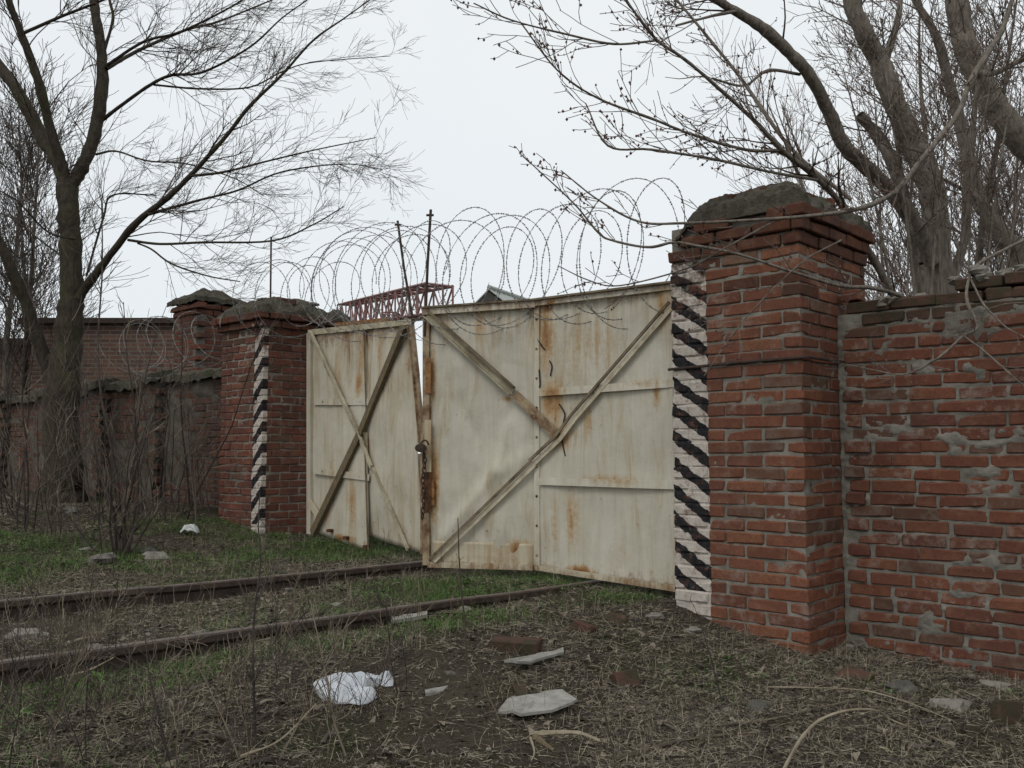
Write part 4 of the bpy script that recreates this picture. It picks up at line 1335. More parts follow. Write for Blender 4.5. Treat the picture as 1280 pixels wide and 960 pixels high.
def bark_relief(p, rd, r_):
    """uneven limbs: swellings, knots and slight kinks"""
    k = np.repeat(r_.normal(0, 0.055, len(rd) // 3 + 2), 3)[:len(rd)]
    return p, rd * (1 + k)
def right_trees():
    r_ = np.random.default_rng(8)
    opt0 = dict(seg=[7, 5, 4], wob=0.09, pull=(-0.1, 0, 0.5), k=0.09, rmin=0.0022, max=2, n=[5, 3], ang=(0.4, 1.0), bud=0.12)
    opt1 = dict(opt0, max=1, seg=[6, 5], n=[2], bud=0.42, wob=0.08, ang=(0.4, 0.9))
    def tree(label, rows_list, base, bark_, dens, tw, group=None, lean=None, L=0.7, budsize=0.008, opt=opt0):
        root = thing('bare_tree', label, 'tree', tuple(base), group=group)
        lists, buds = [[], [], []], []
        for k, (nm, rows) in enumerate(rows_list):
            p, rd = limb(rows, 6)
            thick = rd.max() > 0.04
            q, rr = knobbly(*bark_relief(p, rd, r_), 0.04 if thick else 0.03, r_)
            mb = MB()
            tube(mb, q, rr, 12 if thick else 6)
            mb.build(nm, M[bark_], root, smooth=True)
            ln = np.linalg.norm(np.diff(p, axis=0), axis=1).sum()
            shoots(lists, buds, p, rd, int(ln * dens * (0.5 if thick else 1)), L, opt, r_, 0.5 if thick else 0.15, lean=lean)
        twig_mesh('crown', lists, M[tw], root)
        bud_mesh(buds, root, budsize)
        return root
    Y = 7.9
    # the many-stemmed tree behind the right wall
    b = P(1165, 400, Y)
    base = np.array([b[0], b[1], gz(b[0], b[1])])
    tree('many-stemmed grey bare tree rising behind the right brick wall', [
        ('trunk', [(1178, 560, 42, Y), (1176, 420, 40, Y), (1173, 330, 36, Y), (1169, 270, 33, Y), (1161, 225, 31, Y), (1139, 175, 29, Y), (1117, 125, 27, Y - .1), (1099, 78, 25, Y - .1), (1077, 34, 22, Y - .2), (1060, -10, 19, Y - .2), (1040, -70, 15, Y - .3)]),
        ('limb', [(1165, 330, 22, Y - .1), (1139, 272, 19, Y - .2), (1100, 225, 18, Y - .3), (1057, 184, 18, Y - .5), (1039, 147, 17, Y - .6), (1014, 97, 16, Y - .8), (983, 62, 15, Y - .9), (952, 34, 14, Y - 1), (911, 9, 12, Y - 1.1), (870, -18, 9, Y - 1.2)]),
        ('limb', [(1150, 330, 18, Y + .2), (1136, 270, 17, Y + .2), (1116, 205, 16, Y + .1), (1096, 169, 15, Y + .1), (1074, 144, 13, Y)]),
        ('limb', [(1104, 95, 9, Y - .1), (1112, 60, 9, Y), (1122, 25, 8, Y + .1), (1128, -20, 7, Y + .2)]),
        ('limb', [(920, 14, 5, Y - 1.1), (890, 20, 4, Y - 1.2), (845, 32, 3, Y - 1.4)]),
        ('limb', [(1000, 93, 4, Y - .8), (960, 88, 4, Y - 1), (930, 107, 3.4, Y - 1.2), (890, 98, 2.6, Y - 1.4)]),
        ('limb', [(1185, 360, 12, Y + .1), (1205, 300, 10, Y + .1), (1208, 230, 9, Y), (1215, 170, 8, Y - .1), (1222, 100, 6, Y - .2)]),
        ('limb', [(1150, 370, 7, Y - .3), (1140, 300, 7, Y - .4), (1128, 240, 6, Y - .5), (1124, 180, 5, Y - .6)]),
    ] + [('limb', [(x0, 400, w, Y - .6), (x0 + dx * .4, 320, w * .9, Y - .65), (x0 + dx, 235, w * .75, Y - .7), (x0 + dx * 1.7, 150, w * .5, Y - .7), (x0 + dx * 2.3, 85, w * .3, Y - .7)]) for x0, dx, w in ((1105, -6, 3), (1118, -28, 4), (1133, 6, 3), (1146, -18, 5), (1162, 14, 4), (1178, -8, 3.4), (1192, 22, 4), (1210, 4, 3), (1228, 18, 4), (1250, 26, 3.4))], base, 'bark_grey', 4.5, 'twig_grey', L=0.6)
    Y = 6.4
    b = P(1122, 385, Y)
    base = np.array([b[0], b[1], gz(b[0], b[1])])
    tree('slender bare sapling arching over the tall striped pillar and the gate', [
        ('trunk', [(1175, 560, 13, Y), (1150, 430, 12, Y), (1122, 380, 11, Y), (1095, 330, 10.5, Y - .1), (1074, 297, 10, Y - .2), (1049, 253, 9, Y - .4), (1017, 219, 8, Y - .6), (977, 187, 7, Y - .8), (942, 150, 6, Y - .9), (881, 95, 5, Y - 1.1), (850, 70, 4.5, Y - 1.15), (818, 47, 4, Y - 1.2), (783, 0, 3, Y - 1.3), (760, -40, 2, Y - 1.3)]),
        ('limb', [(974, 188, 4, Y - .8), (932, 187, 4.5, Y - .9), (865, 168, 4, Y - 1), (814, 148, 3.6, Y - 1.1), (748, 123, 3, Y - 1.2), (697, 88, 2.4, Y - 1.3), (650, 27, 1.8, Y - 1.3)]),
        ('limb', [(1021, 225, 4, Y - .6), (963, 215, 3.8, Y - .8), (892, 199, 3.4, Y - 1), (814, 187, 3, Y - 1.2), (760, 182, 2.6, Y - 1.3), (732, 129, 1.8, Y - 1.3)]),
        ('limb', [(818, 51, 3, Y - 1.2), (767, 55, 3, Y - 1.3), (709, 43, 2.6, Y - 1.4), (639, 25, 2.2, Y - 1.5), (592, 4, 1.6, Y - 1.6)]),
        ('limb', [(1064, 250, 6, Y - .3), (990, 187, 5.5, Y - .2), (920, 90, 4.5, Y), (846, 0, 3.5, Y + .2), (820, -30, 3, Y + .3)]),
    ], base, 'bark_grey', 11, 'twig_grey', L=0.42, lean=(-0.3, 0, 0.1), budsize=0.0085, opt=opt1)
    Y = 5.15
    b = P(1300, 330, 5.6)
    base = np.array([2.9, 5.2, gz(2.9, 5.2)])
    tree('long bare branches sweeping across the front of the tall striped pillar', [
        ('trunk', [(1252, 40, 7, 5.9), (1227, 78, 7.5, 5.75), (1211, 106, 7.5, 5.65), (1196, 144, 7, 5.5), (1149, 203, 7, 5.3), (1121, 238, 6.5, 5.2), (1080, 259, 6, 5.1), (1021, 269, 5, 5.0), (940, 275, 4, 5.0), (853, 279, 3.6, 5.1), (799, 277, 3, 5.2), (748, 250, 2.4, 5.2), (701, 213, 1.6, 5.2)]),
        ('limb', [(1270, -20, 6, 6.0), (1262, 10, 6.5, 5.95), (1252, 40, 7, 5.9)]),
        ('limb', [(1160, 398, 5, 5.6), (1130, 372, 5.2, 5.45), (1090, 360, 5, 5.3), (1049, 357, 4.6, 5.05), (985, 338, 4.2, 4.95), (924, 318, 3.8, 4.95), (870, 307, 3.6, 5.0), (842, 303, 3.4, 5.1), (810, 309, 3.4, 5.2), (767, 301, 3, 5.3), (748, 291, 2.8, 5.3), (717, 254, 2.2, 5.3), (658, 199, 1.6, 5.3)]),
        ('limb', [(974, 273, 3, 5.0), (908, 309, 2.4, 5.0), (860, 335, 2, 5.1), (775, 357, 1.8, 5.3), (735, 350, 1.6, 5.3), (697, 332, 1.2, 5.3)]),
        ('limb', [(1052, 300, 2, 4.95), (1000, 330, 2, 4.9), (930, 400, 1.7, 4.9), (880, 470, 1.4, 5.0)]),
    ], base, 'bark_grey', 6, 'twig_grey', L=0.26, lean=(-0.2, 0, 0.1), budsize=0.0075, opt=opt1)
    base = np.array([3.05, 5.5, gz(3.05, 5.5)])
    tree('crooked olive branch hanging down over the red wall at the right edge', [
        ('trunk', [(1300, 290, 4.5, 5.5), (1250, 315, 4.4, 5.4), (1218, 335, 4.2, 5.2), (1208, 372, 4.2, 5.05), (1222, 408, 4, 4.95), (1204, 420, 3.6, 4.9), (1172, 448, 3, 4.9), (1130, 468, 2.2, 4.95), (1090, 462, 1.6, 5.0), (1040, 452, 1.2, 5.0)]),
        ('limb', [(1204, 420, 3, 4.9), (1228, 437, 2.6, 4.85), (1252, 458, 2.4, 4.75), (1290, 492, 2, 4.65)]),
        ('limb', [(1214, 350, 3, 5.12), (1228, 378, 2.8, 4.95), (1244, 396, 2.6, 4.85), (1262, 412, 2.2, 4.75), (1300, 430, 1.8, 4.65)]),
        ('limb', [(1172, 448, 1.6, 4.9), (1160, 456, 1.5, 4.9), (1188, 462, 1.2, 4.88)]),
        ('limb', [(1230, 388, 1.4, 4.95), (1256, 380, 1.2, 4.85), (1285, 378, 1, 4.8)]),
    ], base, 'bark_grey', 5, 'twig_grey', L=0.16, lean=(-0.1, 0, 0), budsize=0.005, opt=opt1)
    Y = 8.6
    base = np.array([*P(1420, 500, Y)[:2], -0.2])
    tree('thick grey bare trunk leaning in from the right edge above the wall', [
        ('trunk', [(1440, 620, 46, Y), (1370, 330, 42, Y), (1310, 215, 38, Y), (1262, 158, 33, Y), (1236, 119, 31, Y), (1208, 62, 29, Y), (1199, 19, 27, Y), (1190, -20, 24, Y), (1180, -80, 20, Y)]),
        ('limb', [(1215, 85, 9, Y), (1240, 92, 8, Y - .3), (1285, 70, 7, Y - .5)]),
    ], base, 'bark_grey', 5, 'twig_grey', L=0.8)
    Y = 9.2
    base = np.array([*P(1290, 560, Y)[:2], -0.1])
    tree('pale slender leaning trunk seen between the stems above the wall at right', [
        ('trunk', [(1300, 560, 24, Y), (1280, 340, 22, Y), (1255, 297, 21, Y), (1224, 250, 19, Y), (1211, 200, 17, Y), (1199, 150, 15, Y), (1186, 103, 13, Y), (1171, 47, 11, Y), (1149, 9, 9, Y), (1130, -30, 7, Y)]),
        ('limb', [(1226, 252, 6, Y), (1200, 235, 5, Y - .2), (1160, 215, 4, Y - .4)]),
    ], base, 'bark_grey', 6, 'twig_red', L=0.8)
right_trees()

def thicket(spots, label, group, twig, seed, height=(4, 7), n0=26, rmin=0.004):
    """slim young trees standing apart, each its own"""
    r_ = np.random.default_rng(seed)
    opt = dict(seg=[7, 5, 4], wob=0.08, pull=(0, 0, 0.6), k=0.12, rmin=rmin, max=2, n=[7, 4], ang=(0.35, 0.9), bud=0.3)
    for k, (px, Y) in enumerate(spots):
        x = (px - 640) / F * Y
        z = float(gz(x, Y, False))
        h = r_.uniform(*height)
        root = thing('bare_tree', label, 'tree', (x, Y, z), group=group)
        pts = [np.array([x, Y, z - 0.1])]
        d = nrm(np.array([r_.normal(0, 0.1), r_.normal(0, 0.1), 1]))
        for i in range(10):
            d = nrm(d + r_.normal(0, 0.08, 3) + (0, 0, 0.06))
            pts.append(pts[-1] + d * h / 10)
        pts = smooth_path(pts, 3)
        rd = np.linspace(h * 0.012, 0.008, len(pts))
        mb = MB()
        tube(mb, pts, rd, 7)
        mb.build('trunk', M['bark_grey'], root, smooth=True)
        lists = [[], [], []]
        shoots(lists, None, pts, rd, n0, h * 0.30, opt, r_, 0.18)
        twig_mesh('crown', lists, M[twig], root)
thicket([(1110, 12.5), (1150, 10.8), (1185, 13.5), (1225, 11.2), (1262, 13.0), (1300, 10.4), (1340, 12.0), (1210, 16.0), (1290, 16.5)],
        'one of the slim reddish bare trees massed behind the right wall', 'bare trees massed behind the right wall', 'twig_red', 31, (4.8, 7.0), 30, 0.0034)
thicket([(-60, 15.5), (-10, 17.0), (40, 18.5), (95, 20.0)],
        'one of the slim bare trees beyond the long dark wall at left', 'bare trees beyond the left wall', 'twig_dark', 37, (5.5, 7.2), 34, 0.005)

# ------------------------------------------------------------------ saplings, shrubs and weeds
def plant(name, label, cat, base, stems, mat, group=None, twigs=(0, 0.2), seed=0, rt=0.35, pull=(0, 0, 1), tw_mat=None):
    """stems: (height, lean vector, radius) from the base"""
    r_ = np.random.default_rng(seed)
    root = thing(name, label, cat, tuple(base), group=group)
    tw = [[], [], []]
    opt = dict(seg=[5, 4], wob=0.12, pull=pull, k=0.08, rmin=0.0010, max=1, n=[2], ang=(0.3, 0.8), bud=0)
    for h, lean, r0, off in stems:
        p = np.array([base[0] + off[0], base[1] + off[1], float(gz(base[0] + off[0], base[1] + off[1])) - 0.03])
        d = nrm(np.array([lean[0], lean[1], 1.0]))
        pts = [p]
        n = 8
        for k in range(n):
            d = nrm(d + r_.normal(0, 0.07, 3) + np.array([lean[0], lean[1], 0]) * 0.06)
            pts.append(pts[-1] + d * h / n)
        pts = smooth_path(pts, 2)
        mb = MB()
        tube(mb, pts, np.linspace(r0, r0 * rt, len(pts)), 5)
        mb.build('stem', M[mat], root)
        shoots(tw, None, pts, np.full(len(pts), r0), twigs[0], twigs[1], opt, r_, 0.25)
    o = twig_mesh('twigs', tw, M[tw_mat or mat], root)
    if o:
        o['kind'] = 'stuff'
    return root
def shrubs():
    r_ = np.random.default_rng(77)
    # multi-stemmed bush on the stones beyond the far rail
    b = G(138, 692)
    st = [(r_.uniform(0.5, 1.5), (r_.normal(0, 0.33), r_.normal(0, 0.2)), r_.uniform(0.006, 0.012), (r_.normal(0, 0.13), r_.normal(0, 0.08))) for _ in range(20)]
    plant('bare_bush', 'bare many-stemmed bush on stones beyond the far rail', 'bush', b, st, 'stem', twigs=(4, 0.3), seed=3, tw_mat='stalk')
    b = G(38, 668)
    st = [(r_.uniform(0.4, 1.2), (r_.normal(0, 0.35), r_.normal(0, 0.2)), r_.uniform(0.005, 0.010), (r_.normal(0, 0.2), r_.normal(0, 0.1))) for _ in range(14)]
    plant('bare_bush', 'low tangled bare bush at the left edge beyond the far rail', 'bush', b, st, 'stem', twigs=(5, 0.3), seed=4, tw_mat='stalk')
    # saplings in front of the old wall
    k = 0
    for px in (3, 15, 33, 54, 70, 104, 119, 142, 155, 166, 179, 193, 206, 219, 232, 245, 8, 26, 46, 112, 128, 148, 160, 172, 186, 200, 212, 226, 238, 252, 262, 136, 64, 20):
        py = r_.uniform(628, 655) if px > 90 else r_.uniform(632, 668)
        b = G(px, py)
        st = [(r_.uniform(1.1, 2.4), (r_.normal(0, 0.13), r_.normal(0, 0.08)), r_.uniform(0.006, 0.012), (0, 0))]
        if r_.random() < 0.6:
            st.append((r_.uniform(0.7, 1.6), (r_.normal(0, 0.25), r_.normal(0, 0.1)), 0.006, (0.02, 0)))
        k += 1
        plant('sapling', 'one of the thin bare saplings growing along the foot of the dark wall', 'sapling', b, st, 'stem', 'thin saplings along the dark wall', (9, 0.4), 100 + k, tw_mat='stalk' if k % 3 == 0 else 'stem')
    for px, py in ((140, 628), (70, 640), (5, 655)):
        b = G(px, py)
    # tall sapling with a knotty stem rising above the old wall
    b = G(150, 640)
    plant('sapling', 'tall thin knotty sapling rising above the dark wall beside the big tree', 'sapling', b, [(3.3, (0.04, 0.02), 0.016, (0, 0))], 'stem', twigs=(10, 0.5), seed=8)
    # bush against the gate
    b = G(806, 728)
    st = [(r_.uniform(0.3, 0.75), (-0.3 + r_.normal(0, 0.22), r_.normal(0, 0.1)), 0.003, (r_.normal(0, 0.05), 0)) for _ in range(5)]
    plant('bare_bush', 'small wiry dead bush against the foot of the right gate leaf', 'bush', b, st, 'stem', twigs=(8, 0.22), seed=10)
    b = G(370, 664)
    st = [(r_.uniform(0.15, 0.35), (r_.normal(0, 0.4), r_.normal(0, 0.3)), 0.003, (r_.normal(0, 0.06), r_.normal(0, 0.04))) for _ in range(9)]
    plant('dry_weed', 'grey dry weed tuft at the foot of the dark pillar beside the gate post', 'weed', b, st, 'stalk', twigs=(4, 0.1), seed=11)
    # prominent dead stalks in the foreground
    spec = [((583, 830), 0.75, (0.0, 0.0), 'grey dead stalk with a seed head standing in front of the nearer rail', 0.006),
            ((630, 955), 0.42, (-0.05, 0), 'short pale dead stalk left of the largest fibre cement piece', 0.004),
            ((437, 945), 0.62, (-0.28, 0), 'leaning dead stalk crossing the white plastic bag', 0.005),
            ((770, 958), 0.36, (-0.1, 0), 'thin dead stalk right of the largest fibre cement piece', 0.004),
            ((320, 935), 0.95, (0.02, 0.03), 'tall dark dead stem in the tangle before the nearer rail', 0.006),
            ((345, 950), 0.6, (0.35, 0.0), 'pale dead stem leaning right in the foreground tangle', 0.004),
            ((215, 958), 0.55, (-0.15, 0.1), 'brown branched dead weed at the bottom near the left corner', 0.005),
            ((60, 950), 0.5, (0.1, 0.05), 'pale crooked dead weed in the bottom left corner', 0.004),
            ((905, 880), 0.5, (-0.25, 0.1), 'thin dark weed stem leaning over the litter before the tall pillar', 0.004),
            ((1235, 830), 0.75, (-0.02, 0.05), 'wiry forked weed stem standing against the right brick wall', 0.003)]
    for k, ((px, py), h, ln, lab, r0) in enumerate(spec):
        b = G(px, py)
        plant('dead_weed', lab, 'weed', b, [(h, ln, r0, (0, 0))], 'stalk' if k not in (4, 6, 8, 9) else 'stem', None, (7 if k in (4, 5, 6, 7) else 3, 0.16), 300 + k)
    # seed head
    # the foreground tangle: alike dead weeds
    k = 0
    for _ in range(70):
        px, py = r_.uniform(-30, 560), r_.uniform(820, 1000)
        if r_.random() < (px / 700):
            continue
        b = G(px, py)
        n = int(r_.integers(1, 4))
        st = [(r_.uniform(0.2, 0.65), (r_.normal(0.05, 0.3), r_.normal(0, 0.25)), r_.uniform(0.0015, 0.003), (r_.normal(0, 0.03), r_.normal(0, 0.03))) for _ in range(n)]
        plant('dead_weed', 'one of the thin dead weeds tangled in the left foreground', 'weed', b, st, 'stalk' if r_.random() < 0.45 else 'stem', 'dead weeds tangled in the left foreground', (7, 0.16), 400 + k)
        k += 1
    for _ in range(34):
        px, py = r_.uniform(0, 560), r_.uniform(715, 835)
        b = G(px, py)
        st = [(r_.uniform(0.15, 0.5), (r_.normal(0, 0.25), r_.normal(0, 0.2)), r_.uniform(0.0013, 0.0024), (r_.normal(0, 0.03), r_.normal(0, 0.03))) for _ in range(int(r_.integers(1, 4)))]
        plant('dead_weed', 'one of the sparse dead weeds standing between and beside the rails', 'weed', b, st, 'stalk', 'dead weeds beside the rails', (3, 0.14), 500 + k)
        k += 1
shrubs()

# arching dry canes on the litter at the lower right, and sticks
def cane(label, rows, r0, mat='cane', name='dry_cane', cat='cane'):
    pts = []
    for px, py, lift in rows:
        g = G(px, py)
        if lift:
            d = nrm(g - np.array([0, 0, CZ]))
            g = g - d * (lift / max(0.12, -d[2]))
        else:
            g = g + (0, 0, 0.012)
        pts.append(g)
    p = smooth_path(pts, 6)
    mb = MB()
    tube(mb, p - p[0], np.linspace(r0, r0 * 0.45, len(p)) * (1 + 0.22 * (np.arange(len(p)) % 5 == 2)) * rng.uniform(0.92, 1.08, len(p)), 6, cap=True)
    o = mb.build(name, M[mat])
    o.location = tuple(p[0])
    tag(o, label, cat)
cane('thick pale cane arching up from the bottom edge at right', [(975, 975, 0.0), (1000, 925, 0.05), (1025, 900, 0.08), (1060, 888, 0.09), (1095, 888, 0.07), (1115, 900, 0.01), (1190, 935, 0.0)], 0.0068)
cane('thin pale cane bowing over the litter before the right wall', [(960, 862, 0.0), (1030, 860, 0.03), (1085, 864, 0.05), (1140, 880, 0.03), (1190, 904, 0.0)], 0.004)
cane('brown stem lying left of the thick arching cane', [(880, 912, 0.0), (960, 903, 0.0), (1010, 888, 0.02), (1070, 874, 0.02), (1090, 872, 0.0)], 0.006, 'stalk', 'stick', 'stick')
cane('long grey stick lying along the bottom edge right of centre', [(770, 953, 0.0), (830, 935, 0.0), (880, 925, 0.0), (960, 918, 0.0)], 0.010, 'stalk', 'stick', 'stick')
cane('pale split stick below the largest fibre cement piece', [(668, 922, 0.0), (700, 916, 0.02), (725, 917, 0.02), (750, 930, 0.0)], 0.013, 'cane', 'stick', 'stick')
cane('short brown stick under the pale split one', [(668, 925, 0.0), (692, 942, 0.0)], 0.014, 'wood', 'stick', 'stick')
cane('crooked thin pale twig at the bottom below the fibre cement', [(663, 922, 0.02), (668, 940, 0.01), (664, 955, 0.0)], 0.005, 'cane', 'twig', 'twig')
cane('pale stalk slanting across the ground at the right edge', [(1245, 852, 0.02), (1268, 868, 0.01), (1290, 882, 0.0)], 0.005, 'cane', 'dry_cane', 'cane')
cane('slanting pale stem left of the plastic bag in the tangle', [(300, 950, 0.0), (350, 925, 0.05), (395, 880, 0.1)], 0.005, 'cane', 'dry_cane', 'cane')
cane('fallen pale branch at the left edge before the wall', [(-30, 610, 0.3), (10, 622, 0.2), (45, 640, 0.0)], 0.018, 'stalk', 'fallen_branch', 'branch')
cane('lower fallen branch at the left edge before the wall', [(-30, 622, 0.2), (10, 635, 0.1), (50, 652, 0.0)], 0.014, 'stalk', 'fallen_branch', 'branch')
cane('dark fallen stick behind the bush near the foot of the wall', [(118, 643, 0.02), (142, 634, 0.1), (168, 626, 0.15)], 0.025, 'stem', 'fallen_branch', 'branch')
cane('pale stick lying between the rails at left', [(82, 808, 0.0), (100, 802, 0.0), (117, 799, 0.0)], 0.010, 'cane', 'stick', 'stick')
cane('straw stem lying over the nearer rail at left', [(70, 852, 0.0), (110, 838, 0.05), (142, 822, 0.08)], 0.005, 'cane', 'dry_cane', 'cane')

# ------------------------------------------------------------------ debris
def flat_piece(label, outline, mat, name, cat, th=0.012, tiltz=0.02, wave=0.0, wdir=(1, 0), lift=0.015):
    """a broken sheet: an outline of photo points laid on the ground at its real place"""
    g = [G(x, y) for x, y in outline]
    c = np.mean(g, axis=0)
    n = len(g)
    zz = c[2] + lift
    # fan with rings for relief
    V, rings = [], [1.0, 0.66, 0.33]
    for r in rings:
        for q in g:
            d = (q - c) * r
            h = wave * math.sin((d[0] * wdir[0] + d[1] * wdir[1]) * 22) + tiltz * (d[0] + 0.5 * d[1])
            V.append((d[0], d[1], h + zz - c[2] + 0.005 * rng.normal()))
    V.append((0, 0, zz - c[2]))
    m = len(V)
    V = np.array(V)
    B = V - (0, 0, th)
    Q, T = [], []
    for r in range(len(rings) - 1):
        for k in range(n):
            a, b = r * n + k, r * n + (k + 1) % n
            Q.append((a, b, b + n, a + n))
            Q.append((m + a, m + a + n, m + b + n, m + b))
    for k in range(n):
        a, b = (len(rings) - 1) * n + k, (len(rings) - 1) * n + (k + 1) % n
        T.append((a, b, m - 1))
        T.append((m + b, m + a, 2 * m - 1))
        Q.append((k, m + k, m + (k + 1) % n, (k + 1) % n))
    mb = MB()
    mb.add(np.concatenate([V, B]), Q, T)
    o = mb.build(name, mat)
    o.location = tuple(c)
    return tag(o, label, cat)
flat_piece('largest grey fibre cement piece lying flat with a jagged edge', [(620, 893), (634, 876), (640, 871), (657, 873), (668, 869), (690, 872), (703, 873), (708, 881), (721, 890), (717, 895), (690, 899), (651, 904), (640, 896)], M['asbestos'], 'roofing_sheet_piece', 'roofing piece', 0.012, 0.05, 0.006, (0, 1), 0.03)
flat_piece('narrow folded grey fibre cement strip lying near a brick', [(630, 836), (660, 828), (693, 816), (704, 815), (705, 824), (660, 838), (647, 843), (640, 838)], M['asbestos'], 'roofing_sheet_piece', 'roofing piece', 0.012, 0.0, 0.01, (0.3, 1), 0.035)
flat_piece('thin grey strip lying against the nearer rail', [(489, 777), (515, 773), (534, 770), (534, 775), (512, 779), (489, 782)], M['asbestos'], 'roofing_sheet_piece', 'roofing piece', 0.02, 0.0, 0.0, (1, 0), 0.03)
flat_piece('small grey fibre cement chip right of the plastic bag', [(531, 869), (545, 864), (560, 862), (554, 868), (540, 872), (532, 873)], M['asbestos'], 'roofing_sheet_piece', 'roofing piece', 0.015, 0.0, 0.0, (1, 0), 0.02)
flat_piece('little grey slate chip beside the folded fibre cement strip', [(706, 820), (714, 818), (716, 821), (708, 824)], M['stone'], 'slate_chip', 'stone', 0.012, 0, 0, (1, 0), 0.015)
def bag():
    g = G(432, 868)
    c = np.array([g[0], g[1], g[2]])
    out = [(391, 859), (398, 854), (413, 851), (430, 851), (452, 848), (466, 851), (478, 853), (480, 858), (468, 860), (456, 866), (462, 868), (470, 870), (471, 876), (460, 884), (449, 886), (436, 882), (424, 882), (415, 879), (402, 872)]
    gg = np.array([G(x, y) for x, y in out])
    c = gg.mean(0)
    n = len(gg)
    gg = np.array([gg[k] + (gg[(k + 1) % n] - gg[k]) * u for k in range(n) for u in (0, 0.33, 0.67)])
    n = len(gg)
    V, R_ = [], 16
    for i in range(R_):
        r = 1 - i / R_
        for q in gg:
            d = (q - c) * r
            z = 0.014 + (1 - r ** 6) * (0.008 + 0.034 * (1 - 2.4 * abs(float(fbm(d[0] * 9 + 3, d[1] * 13, 8, 4)) - 0.5)) ** 2 + 0.02 * (float(fbm(d[0] * 40, d[1] * 40, 2, 3)) - 0.5))
            V.append((d[0], d[1], z + (q[2] - c[2]) * r))
    V.append((0, 0, 0.035))
    Q = [(i * n + k, i * n + (k + 1) % n, (i + 1) * n + (k + 1) % n, (i + 1) * n + k) for i in range(R_ - 1) for k in range(n)]
    T = [((R_ - 1) * n + k, (R_ - 1) * n + (k + 1) % n, len(V) - 1) for k in range(n)]
    m = len(V)
    V = np.array(V)
    B = V * np.array([1, 1, 0]) + np.array([0, 0, -0.01])
    Q += [(k, m + k, m + (k + 1) % n, (k + 1) % n) for k in range(n)]
    mb = MB()
    mb.add(np.concatenate([V, B]), Q, T)
    root = thing('plastic_bag', 'crumpled white plastic bag lying on the bare ground', 'plastic bag', tuple(c))
    o = mb.build('bag_body', M['bag'], root, local=True)
    k2 = np.array([G(x, y) for x, y in [(471, 853), (480, 850), (490, 848), (492, 855), (491, 861), (480, 862), (473, 858)]])
    c2 = k2.mean(0)
    V = [tuple(q - c + (0, 0, 0.012)) for q in k2] + [tuple((q - c2) * 0.5 + c2 - c + (0, 0, 0.035 + 0.012 * rng.normal())) for q in k2] + [tuple(c2 - c + (0, 0, 0.03))]
    m = len(k2)
    mb = MB()
    mb.add(V, [(k, (k + 1) % m, m + (k + 1) % m, m + k) for k in range(m)], [(m + k, m + (k + 1) % m, 2 * m) for k in range(m)])
    mb.build('bag_handle', M['bag'], root, local=True, smooth=True)
bag()
def rag():
    g = G(237, 669)
    n = 16
    a, b = np.meshgrid(np.linspace(-0.075, 0.085, n), np.linspace(-0.05, 0.05, n), indexing='ij')
    z = 0.02 + 0.10 * np.clip(1 - (np.abs(a) / 0.09) ** 2, 0, 1) * np.clip(1 - (np.abs(b) / 0.065) ** 2, 0, 1) * (0.5 + fbm(a * 22 + 4, b * 22, 3, 3)) + 0.03 * (fbm(a * 50, b * 50, 5, 3) - 0.5)
    mb = MB()
    slab(mb, np.stack([a + g[0], b + g[1], z + g[2]], -1), np.array([0, 0, 1.0]), 0.006)
    tag(mb.build('paper_scrap', M['paper'], off=g), 'white crumpled scrap on the green grass before the dark pillar', 'litter scrap')
rag()
def loose_brick(label, px, py, rz, L=0.25, tilt=(0, 0), sink=0.02, mat=None):
    g = G(px, py)
    sh = SHAPES['S' if L > 0.15 else 'H'][int(rng.integers(10))]
    mb = MB()
    mb.add(sh[0] * np.array([L / (0.25 if L > 0.15 else 0.12), 1, 1]), sh[1], sh[2])
    o = mb.build('loose_brick', mat or M['mossy_brick'])
    o.location = (g[0], g[1], g[2] + 0.033 - sink)
    o.rotation_euler = (tilt[0], tilt[1], rz)
    tag(o, label, 'brick')
loose_brick('mossy dark red brick lying just above the folded fibre cement strip', 645, 812, R(-12), sink=0.012)
loose_brick('rounded mossy brick half standing in the litter before the tall pillar', 783, 854, R(30), 0.13, (R(60), 0), 0.035)
loose_brick('orange brick fragment right of the mossy brick near the gate', 731, 786, R(50), 0.08, (0.2, 0.1), 0.035)
loose_brick('red brick bit behind the largest fibre cement piece', 650, 867, R(10), 0.06, (0.2, 0.1), 0.04)
loose_brick('dark brick lump near the foot of the gate by the tall pillar', 768, 776, R(-40), 0.13, (0.1, 0.2), 0.045)
loose_brick('green mossed brick block at the right edge before the wall', 1258, 902, R(15), 0.14, (R(80), 0.1), 0.0)
loose_brick('brown brick fallen on the rubble before the corner of the pillar and wall', 1068, 850, R(-50), 0.16, (0.35, 0.2), 0.03)
